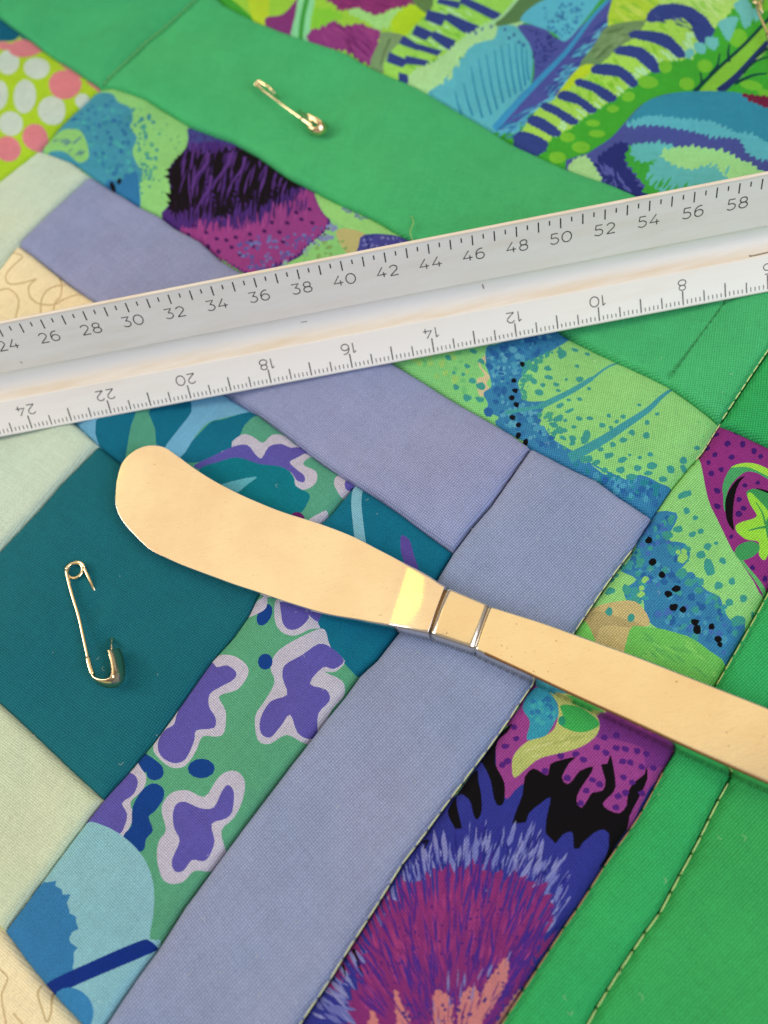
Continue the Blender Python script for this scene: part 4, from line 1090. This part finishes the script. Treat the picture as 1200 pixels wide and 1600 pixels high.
v_, f_ = [], []
for (a_, b_, w_) in (((3.18, .50), (3.21, .455), .028), ((9.42, .318), (9.85, .322), .022), ((9.40, .322), (9.46, .318), .03), ((-1.2, .47), (-1.05, .466), .018), ((-7.9, .62), (-7.86, .60), .02)):
    quad_ribbon(v_, f_, a_, b_, w_, .0016)
mesh_obj('scuff_marks', v_, f_, plain('brown_scuff', (.20, .15, .09), .7, .3, 2500), ruler, False)
# ------------------------------------------------------------------ the spreader knife
CHR = metal('polished_steel', (0.92, 0.87, 0.80), .13, .12, .30, blush=(0.86, 0.74, 0.66))
CHR2 = metal('worn_steel_handle', (0.90, 0.84, 0.72), .13, .12, .35, 1.0, (0.3, .15, .05), .6, blush=(0.84, 0.72, 0.58))
knife = thing('butter_spreader', 'shiny steel butter spreader with rounded blade lying across the quilt', 'knife')
def section(pa, pb, zt, zb, crown, bev, nb=9, squash=1.0):
    """closed ring; pa far edge, pb near edge of the top outline (photo points seen at level zt)"""
    a, b = P(*pa, zt), P(*pb, zt)
    d = (b - a); Lw = np.linalg.norm(d); d = d / Lw
    R = []
    up = np.array([0, 0, 1.])
    def at_(u, z): return a + d * u + up * (z - zt)
    R.append(at_(bev * .5, zb)); R.append(at_(0, zb + bev * .6)); R.append(at_(0, zt - bev))
    for i in range(4):
        t = (i + 1) / 5 * math.pi / 2
        R.append(at_(bev * (1 - math.cos(t)), zt - bev + bev * math.sin(t)))
    for i in range(nb):
        t = (0, .03, .12, .3, .5, .7, .88, .97, 1)[i]
        u = bev + (Lw - 2 * bev) * t
        R.append(at_(u, zt + crown * (1 - (2 * t - 1) ** 2)))
    for i in range(4):
        t = (4 - i) / 5 * math.pi / 2
        R.append(at_(Lw - bev * (1 - math.cos(t)), zt - bev + bev * math.sin(t)))
    R.append(at_(Lw, zt - bev)); R.append(at_(Lw, zb + bev * .6)); R.append(at_(Lw - bev * .5, zb))
    return R
BL_ = [((182, 755), (181, 768), .33, .24, .000, .010), ((190, 725), (181, 790), .33, .22, .002, .014), ((207, 706), (190, 812), .33, .21, .004, .016), ((230, 696), (212, 838), .33, .20, .005, .018),
       ((255, 698), (236, 860), .33, .20, .005, .018), ((277, 712), (262, 873), .33, .20, .005, .018), ((303, 731), (282, 882), .33, .20, .005, .018), ((333, 750), (308, 892), .33, .20, .005, .018),
       ((367, 768), (338, 903), .33, .20, .005, .018), ((400, 783), (368, 914), .33, .19, .012, .018), ((443, 800), (405, 926), .33, .19, .012, .018), ((500, 818), (458, 944), .34, .18, .012, .020),
       ((550, 837), (512, 960), .35, .17, .010, .024), ((590, 857), (556, 968), .35, .16, .004, .032), ((612, 868), (580, 973), .352, .14, .000, .04), ((633, 879), (603, 977), .365, .12, -.002, .05),
       ((652, 888), (623, 981), .443, .09, -.002, .06), ((670, 898), (643, 985), .518, .07, .010, .07), ((684, 907), (657, 988), .553, .06, .022, .08), ((696, 914), (668, 990), .568, .05, .03, .09)]
def dens(st, n=4):
    out = []
    arrs = [np.array([*a, *b, *r]) for a, b, *r in st]
    N = len(arrs)
    for i in range(N - 1):
        a, b, c, d = arrs[max(i - 1, 0)], arrs[i], arrs[i + 1], arrs[min(i + 2, N - 1)]
        for j in range(n):
            t = j / n
            out.append(0.5 * (2 * b + (c - a) * t + (2 * a - 5 * b + 4 * c - d) * t * t + (3 * b - a - 3 * c + d) * t ** 3))
    out.append(arrs[-1])
    return [((v[0], v[1]), (v[2], v[3]), *v[4:]) for v in out]
tb = TB(); tb.loft([section(*q) for q in dens(BL_, 8)])
tb.build('blade', CHR, knife)
def off(q, dx): return ((q[0][0] + dx * .94, q[0][1] + dx * .40), (q[1][0] + dx * .94, q[1][1] + dx * .40), *q[2:])
c0 = ((697, 915), (669, 990), .565, .05, .040, .09)
c1 = ((766, 945), (741, 1014), .575, .04, .022, .075)
groove = lambda q, s: (tuple(np.array(q[0]) * (1 - s) + np.array(q[1]) * s), tuple(np.array(q[1]) * (1 - s) + np.array(q[0]) * s), q[2] - .035, q[3] + .03, q[4], q[5])
tb = TB(); tb.loft([section(*q) for q in (groove(c0, .05), groove(off(c0, 2), .05))])
tb.build('neck_ring', metal('tarnished_brown_steel', (.32, .20, .10), .4, .1, .3), knife)
cs = []
for i in range(9):
    t = i / 8
    q = tuple(np.array(x) * (1 - t) + np.array(y) * t if hasattr(x, '__len__') else x * (1 - t) + y * t for x, y in zip(off(c0, 3), off(c1, -1)))
    e_ = .014 * (1 if i in (0, 8) else 0)
    cs.append((q[0], q[1], q[2] - e_ * .8, q[3], q[4], q[5]))
tb = TB(); tb.loft([section(*q) for q in cs]); tb.build('collar', CHR2, knife)
tb = TB(); tb.loft([section(*q) for q in (groove(off(c1, -1), .02), groove(off(c1, 1), .02))]); tb.build('handle_ring', CHR, knife)
HD = [((768, 946), (743, 1015), .545, .04, .010, .07), ((772, 948), (748, 1018), .565, .03, .006, .055), ((800, 957), (776, 1031), .57, .02, .003, .05), ((850, 973), (822, 1052), .58, .02, .002, .045), ((900, 991), (868, 1074), .59, .02, .002, .045), ((950, 1009), (915, 1096), .60, .02, .002, .045), ((1003, 1028), (966, 1119), .61, .01, .002, .045),
      ((1062, 1051), (1022, 1145), .62, .01, .002, .045), ((1123, 1075), (1080, 1172), .63, .01, .002, .045), ((1197, 1104), (1152, 1204), .64, .0, .002, .045), ((1300, 1147), (1255, 1249), .65, .0, .002, .045), ((1400, 1190), (1355, 1292), .66, .0, .002, .045), ((1415, 1197), (1372, 1296), .64, .02, .002, .08)]
tb = TB(); tb.loft([section(*q) for q in dens(HD, 5)])
hdl = tb.build('handle', CHR2, knife)
hdl.data.materials.append(metal('brown_reflection_edge', (.36, .20, .09), .38, .15, .9, 2.5, (.85, .75, .6), .9))
for pl_ in hdl.data.polygons:                      # dark reflection along the rough near edge, painted in brown
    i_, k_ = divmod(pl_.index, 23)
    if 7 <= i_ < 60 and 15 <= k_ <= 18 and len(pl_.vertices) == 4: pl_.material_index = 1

# ------------------------------------------------------------------ safety pins
PINM = metal('brass_wire', (0.93, 0.75, 0.48), .14, .08, .15, 2.0)
PINC = metal('brass_clasp', (0.88, 0.68, 0.42), .17, .08, .25, 2.0)
def safety_pin(label, T, back, front, coil, clasp, tip, coil_r, wr, zlev, width, flat=1.0):
    """back / front: photo points of the two arms, clasp: photo points of the U-shaped cap"""
    o = thing('safety_pin', label, 'safety pin', group='small brass safety pins through the quilt')
    def pz(p):
        q = P(p[0], p[1], p[2] if len(p) > 2 else zlev); return q
    bk = smooth([tuple(pz(p)) for p in back], False, 5)
    tb = TB(); tb.tube(bk, wr, 12); tb.build('back_wire', PINM, o)
    # the spring coil, one and a half turns
    c = pz(coil)
    a0 = math.atan2(bk[0][1] - c[1], bk[0][0] - c[0])
    fr0 = pz(front[0]); a1 = math.atan2(fr0[1] - c[1], fr0[0] - c[0])
    turn = (a1 - a0) % (2 * math.pi)
    if turn > math.pi: turn -= 2 * math.pi
    tot = turn + (-2 * math.pi if turn < 0 else 2 * math.pi)
    pth = []
    r_a = math.hypot(bk[0][0] - c[0], bk[0][1] - c[1]); r_b = math.hypot(fr0[0] - c[0], fr0[1] - c[1])
    for i in range(41):
        t = i / 40; a = a0 + tot * t
        rr = r_a * (1 - t) + r_b * t
        rr = rr * (1 - .16 * math.sin(math.pi * t))
        pth.append((c[0] + math.cos(a) * rr, c[1] + math.sin(a) * rr * flat, bk[0][2] * (1 - t) + fr0[2] * t + .0 - 0.05 * math.sin(math.pi * t)))
    tb = TB(); tb.tube(pth, wr * .97, 12); tb.build('spring_coil', PINM, o)
    fr = smooth([tuple(pz(p)) for p in front], False, 5)
    tb = TB(); tb.tube(fr, wr * .95, 12); tb.build('pin_arm', PINM, o)
    tp = smooth([tuple(pz(p)) for p in tip], False, 5)
    tb = TB(); tb.tube(tp, [wr * (1 - .75 * (i / (len(tp) - 1)) ** 2) for i in range(len(tp))][::1], 10); tb.build('pin_point', PINM, o)
    # the cap: a strip bent to a U and standing on edge, its far side folded over
    u = smooth([tuple(pz(p)) for p in clasp], False, 6)
    n = len(u); th = wr * 1.1
    ua = np.array([P_[:2] for P_ in u]); ar_ = 0.5 * np.sum(ua[:-1, 0] * ua[1:, 1] - ua[1:, 0] * ua[:-1, 1])
    SIDE = 1 if ar_ > 0 else -1
    rings = []
    for i, p in enumerate(u):
        a, b = np.array(u[max(i - 1, 0)]), np.array(u[min(i + 1, n - 1)])
        t = (b - a); t[2] = 0; t /= np.linalg.norm(t)
        nn = np.array([-t[1], t[0], 0]); p = np.array(p)
        f = i / (n - 1)
        hw = width * (0.35 + 0.65 * min(1, f * 1.8))
        rd = []
        lean = hw * .42 * SIDE * min(1, f * 2.2)
        for dz, dn in ((hw * .5, -th * .6), (hw * .6, 0), (hw * .5, th * .6), (0, th * .7 + lean * 1.15), (-hw * .45, th * .6 + lean * .6), (-hw * .5, lean * .5), (-hw * .45, -th * .6 + lean * .6), (0, -th * .7 + lean * 1.15)):
            rd.append(p + nn * dn + np.array([0, 0, dz - hw * .1]))
        rings.append(rd)
    tb = TB(); tb.loft(rings); tb.build('clasp', PINC, o)
    # sheath wrapped round the back wire
    tb = TB(); sh = bk[-9:]
    tb.tube(sh, [wr * 1.45] * len(sh), 12); tb.build('clasp_sheath', PINM, o)
    # inner lip folded over
    q = [np.array(x) for x in u[int(n * .60):]]
    mid = np.array(u[int(n * .42)])
    rings = []
    for i, p in enumerate(q):
        f = i / (len(q) - 1)
        ins = (mid - p); ins[2] = 0
        ins = ins / (np.linalg.norm(ins) + 1e-9)
        top = p + np.array([0, 0, width * .42]); 
        lip = top + ins * width * .55 + np.array([0, 0, -width * .28])
        rings.append([top + np.array([0, 0, th * .4]), lip + np.array([0, 0, th * .4]), lip - np.array([0, 0, th * .4]), top - np.array([0, 0, th * .4])])
    tb = TB(); tb.loft(rings); tb.build('clasp_lip', PINC, o)
    return o
FPN = frame(80, 860, 6.665)
def fp(*a): return [(80 + x / 6.665, 860 + y / 6.665, *z) for x, y, *z in a]
safety_pin('brass safety pin pushed through the dark teal patch', None,
           fp((155, 205, .16), (190, 360, .15), (235, 520, .14), (285, 680, .14), (330, 880, .14), (365, 1040, .14), (400, 1200, .14), (432, 1290, .14)),
           fp((345, 185, .14), (385, 270, .12), (430, 370, .06), (470, 450, -.04), (500, 520, -.14)),
           fp((248, 210, .12))[0], fp((425, 1270, .12), (450, 1320, .12), (500, 1350, .12), (580, 1362, .12), (650, 1340, .12), (672, 1290, .12), (665, 1200, .12), (645, 1110, .12), (625, 1060, .12)),
           fp((640, 900, -.14), (632, 960, -.03), (630, 1010, .08), (634, 1080, .12)), .17, .036, .12, .34)
def fq(*a): return [(360 + x / 6.667, 100 + y / 6.667, *z) for x, y, *z in a]
safety_pin('small brass safety pin on the plain green strip above the ruler', None,
           fq((262, 205, .12), (330, 270, .14), (450, 355, .17), (560, 440, .19), (700, 540, .19), (790, 605, .18), (850, 645, .16)),
           fq((285, 172, .20), (350, 210, .20), (410, 250, .16), (455, 300, .08), (500, 340, -.12)),
           fq((290, 205, .16))[0], fq((800, 625, .14), (825, 665, .13), (870, 690, .12), (920, 690, .12), (950, 665, .13), (945, 635, .15), (890, 600, .17), (810, 560, .18)),
           fq((720, 480, -.12), (760, 520, .06), (800, 560, .16), (850, 600, .18)), .10, .036, .14, .30, 0.6)
def fr_(*a): return [(1120 + x / 15, 0 + y / 15, *z) for x, y, *z in a]
safety_pin('brass safety pin at the top right corner of the photo', None,
           fr_((930, 60, .16), (960, 250, .18), (1050, 480, .18), (1150, 700, .16), (1260, 1000, .14), (1500, 1500, .12)),
           fr_((1010, 60, .18), (1040, 220, .14), (1070, 330, .04), (1100, 420, -.12)),
           fr_((965, 10, .14))[0], fr_((1480, 1440, .12), (1560, 1600, .1), (1700, 1640, .1), (1780, 1540, .1), (1720, 1400, .1), (1640, 1280, .1)),
           fr_((1600, 1100, -.12), (1640, 1250, .08), (1680, 1380, .1)), .10, .036, .14, .30)

# ------------------------------------------------------------------ loose thread and lint
lt = TB()
LTP = smooth([tuple(P(645, 377, .02)), tuple(P(641, 362, .10)), tuple(P(646, 348, .16)), tuple(P(643, 338, .12))], False, 5)
lt.tube(LTP, [.013] * len(LTP), 6)
o = lt.build('loose_thread', plain('pale_thread', lin((150, 190, 110)), .7, .2, 3000))
o['label'] = 'short loose thread end sticking up from the green strip at the ruler'
o['category'] = 'thread'
RL = random.Random(77)
lt = TB()
for i in range(90):
    x, y = RL.uniform(20, 1180), RL.uniform(520, 1580)
    q = P(x, y, 0); a = RL.uniform(0, 6.28); L = RL.uniform(.03, .12)
    z0 = float(H([(q[0], q[1])])[0]) + .075
    c_ = [(q[0] + math.cos(a) * L * t - math.sin(a) * L * .5 * math.sin(3 * t), q[1] + math.sin(a) * L * t + math.cos(a) * L * .5 * math.sin(3 * t), z0 + .02 * math.sin(3.1 * t)) for t in (0, .25, .5, .75, 1)]
    lt.tube(c_, [.0022] * 5, 4)
o = lt.build('lint', plain('lint', (.7, .7, .62), .9, .1, 3000))
o['label'] = 'tiny pale lint fibres scattered over the quilt'
o['category'] = 'lint'
o['kind'] = 'stuff'
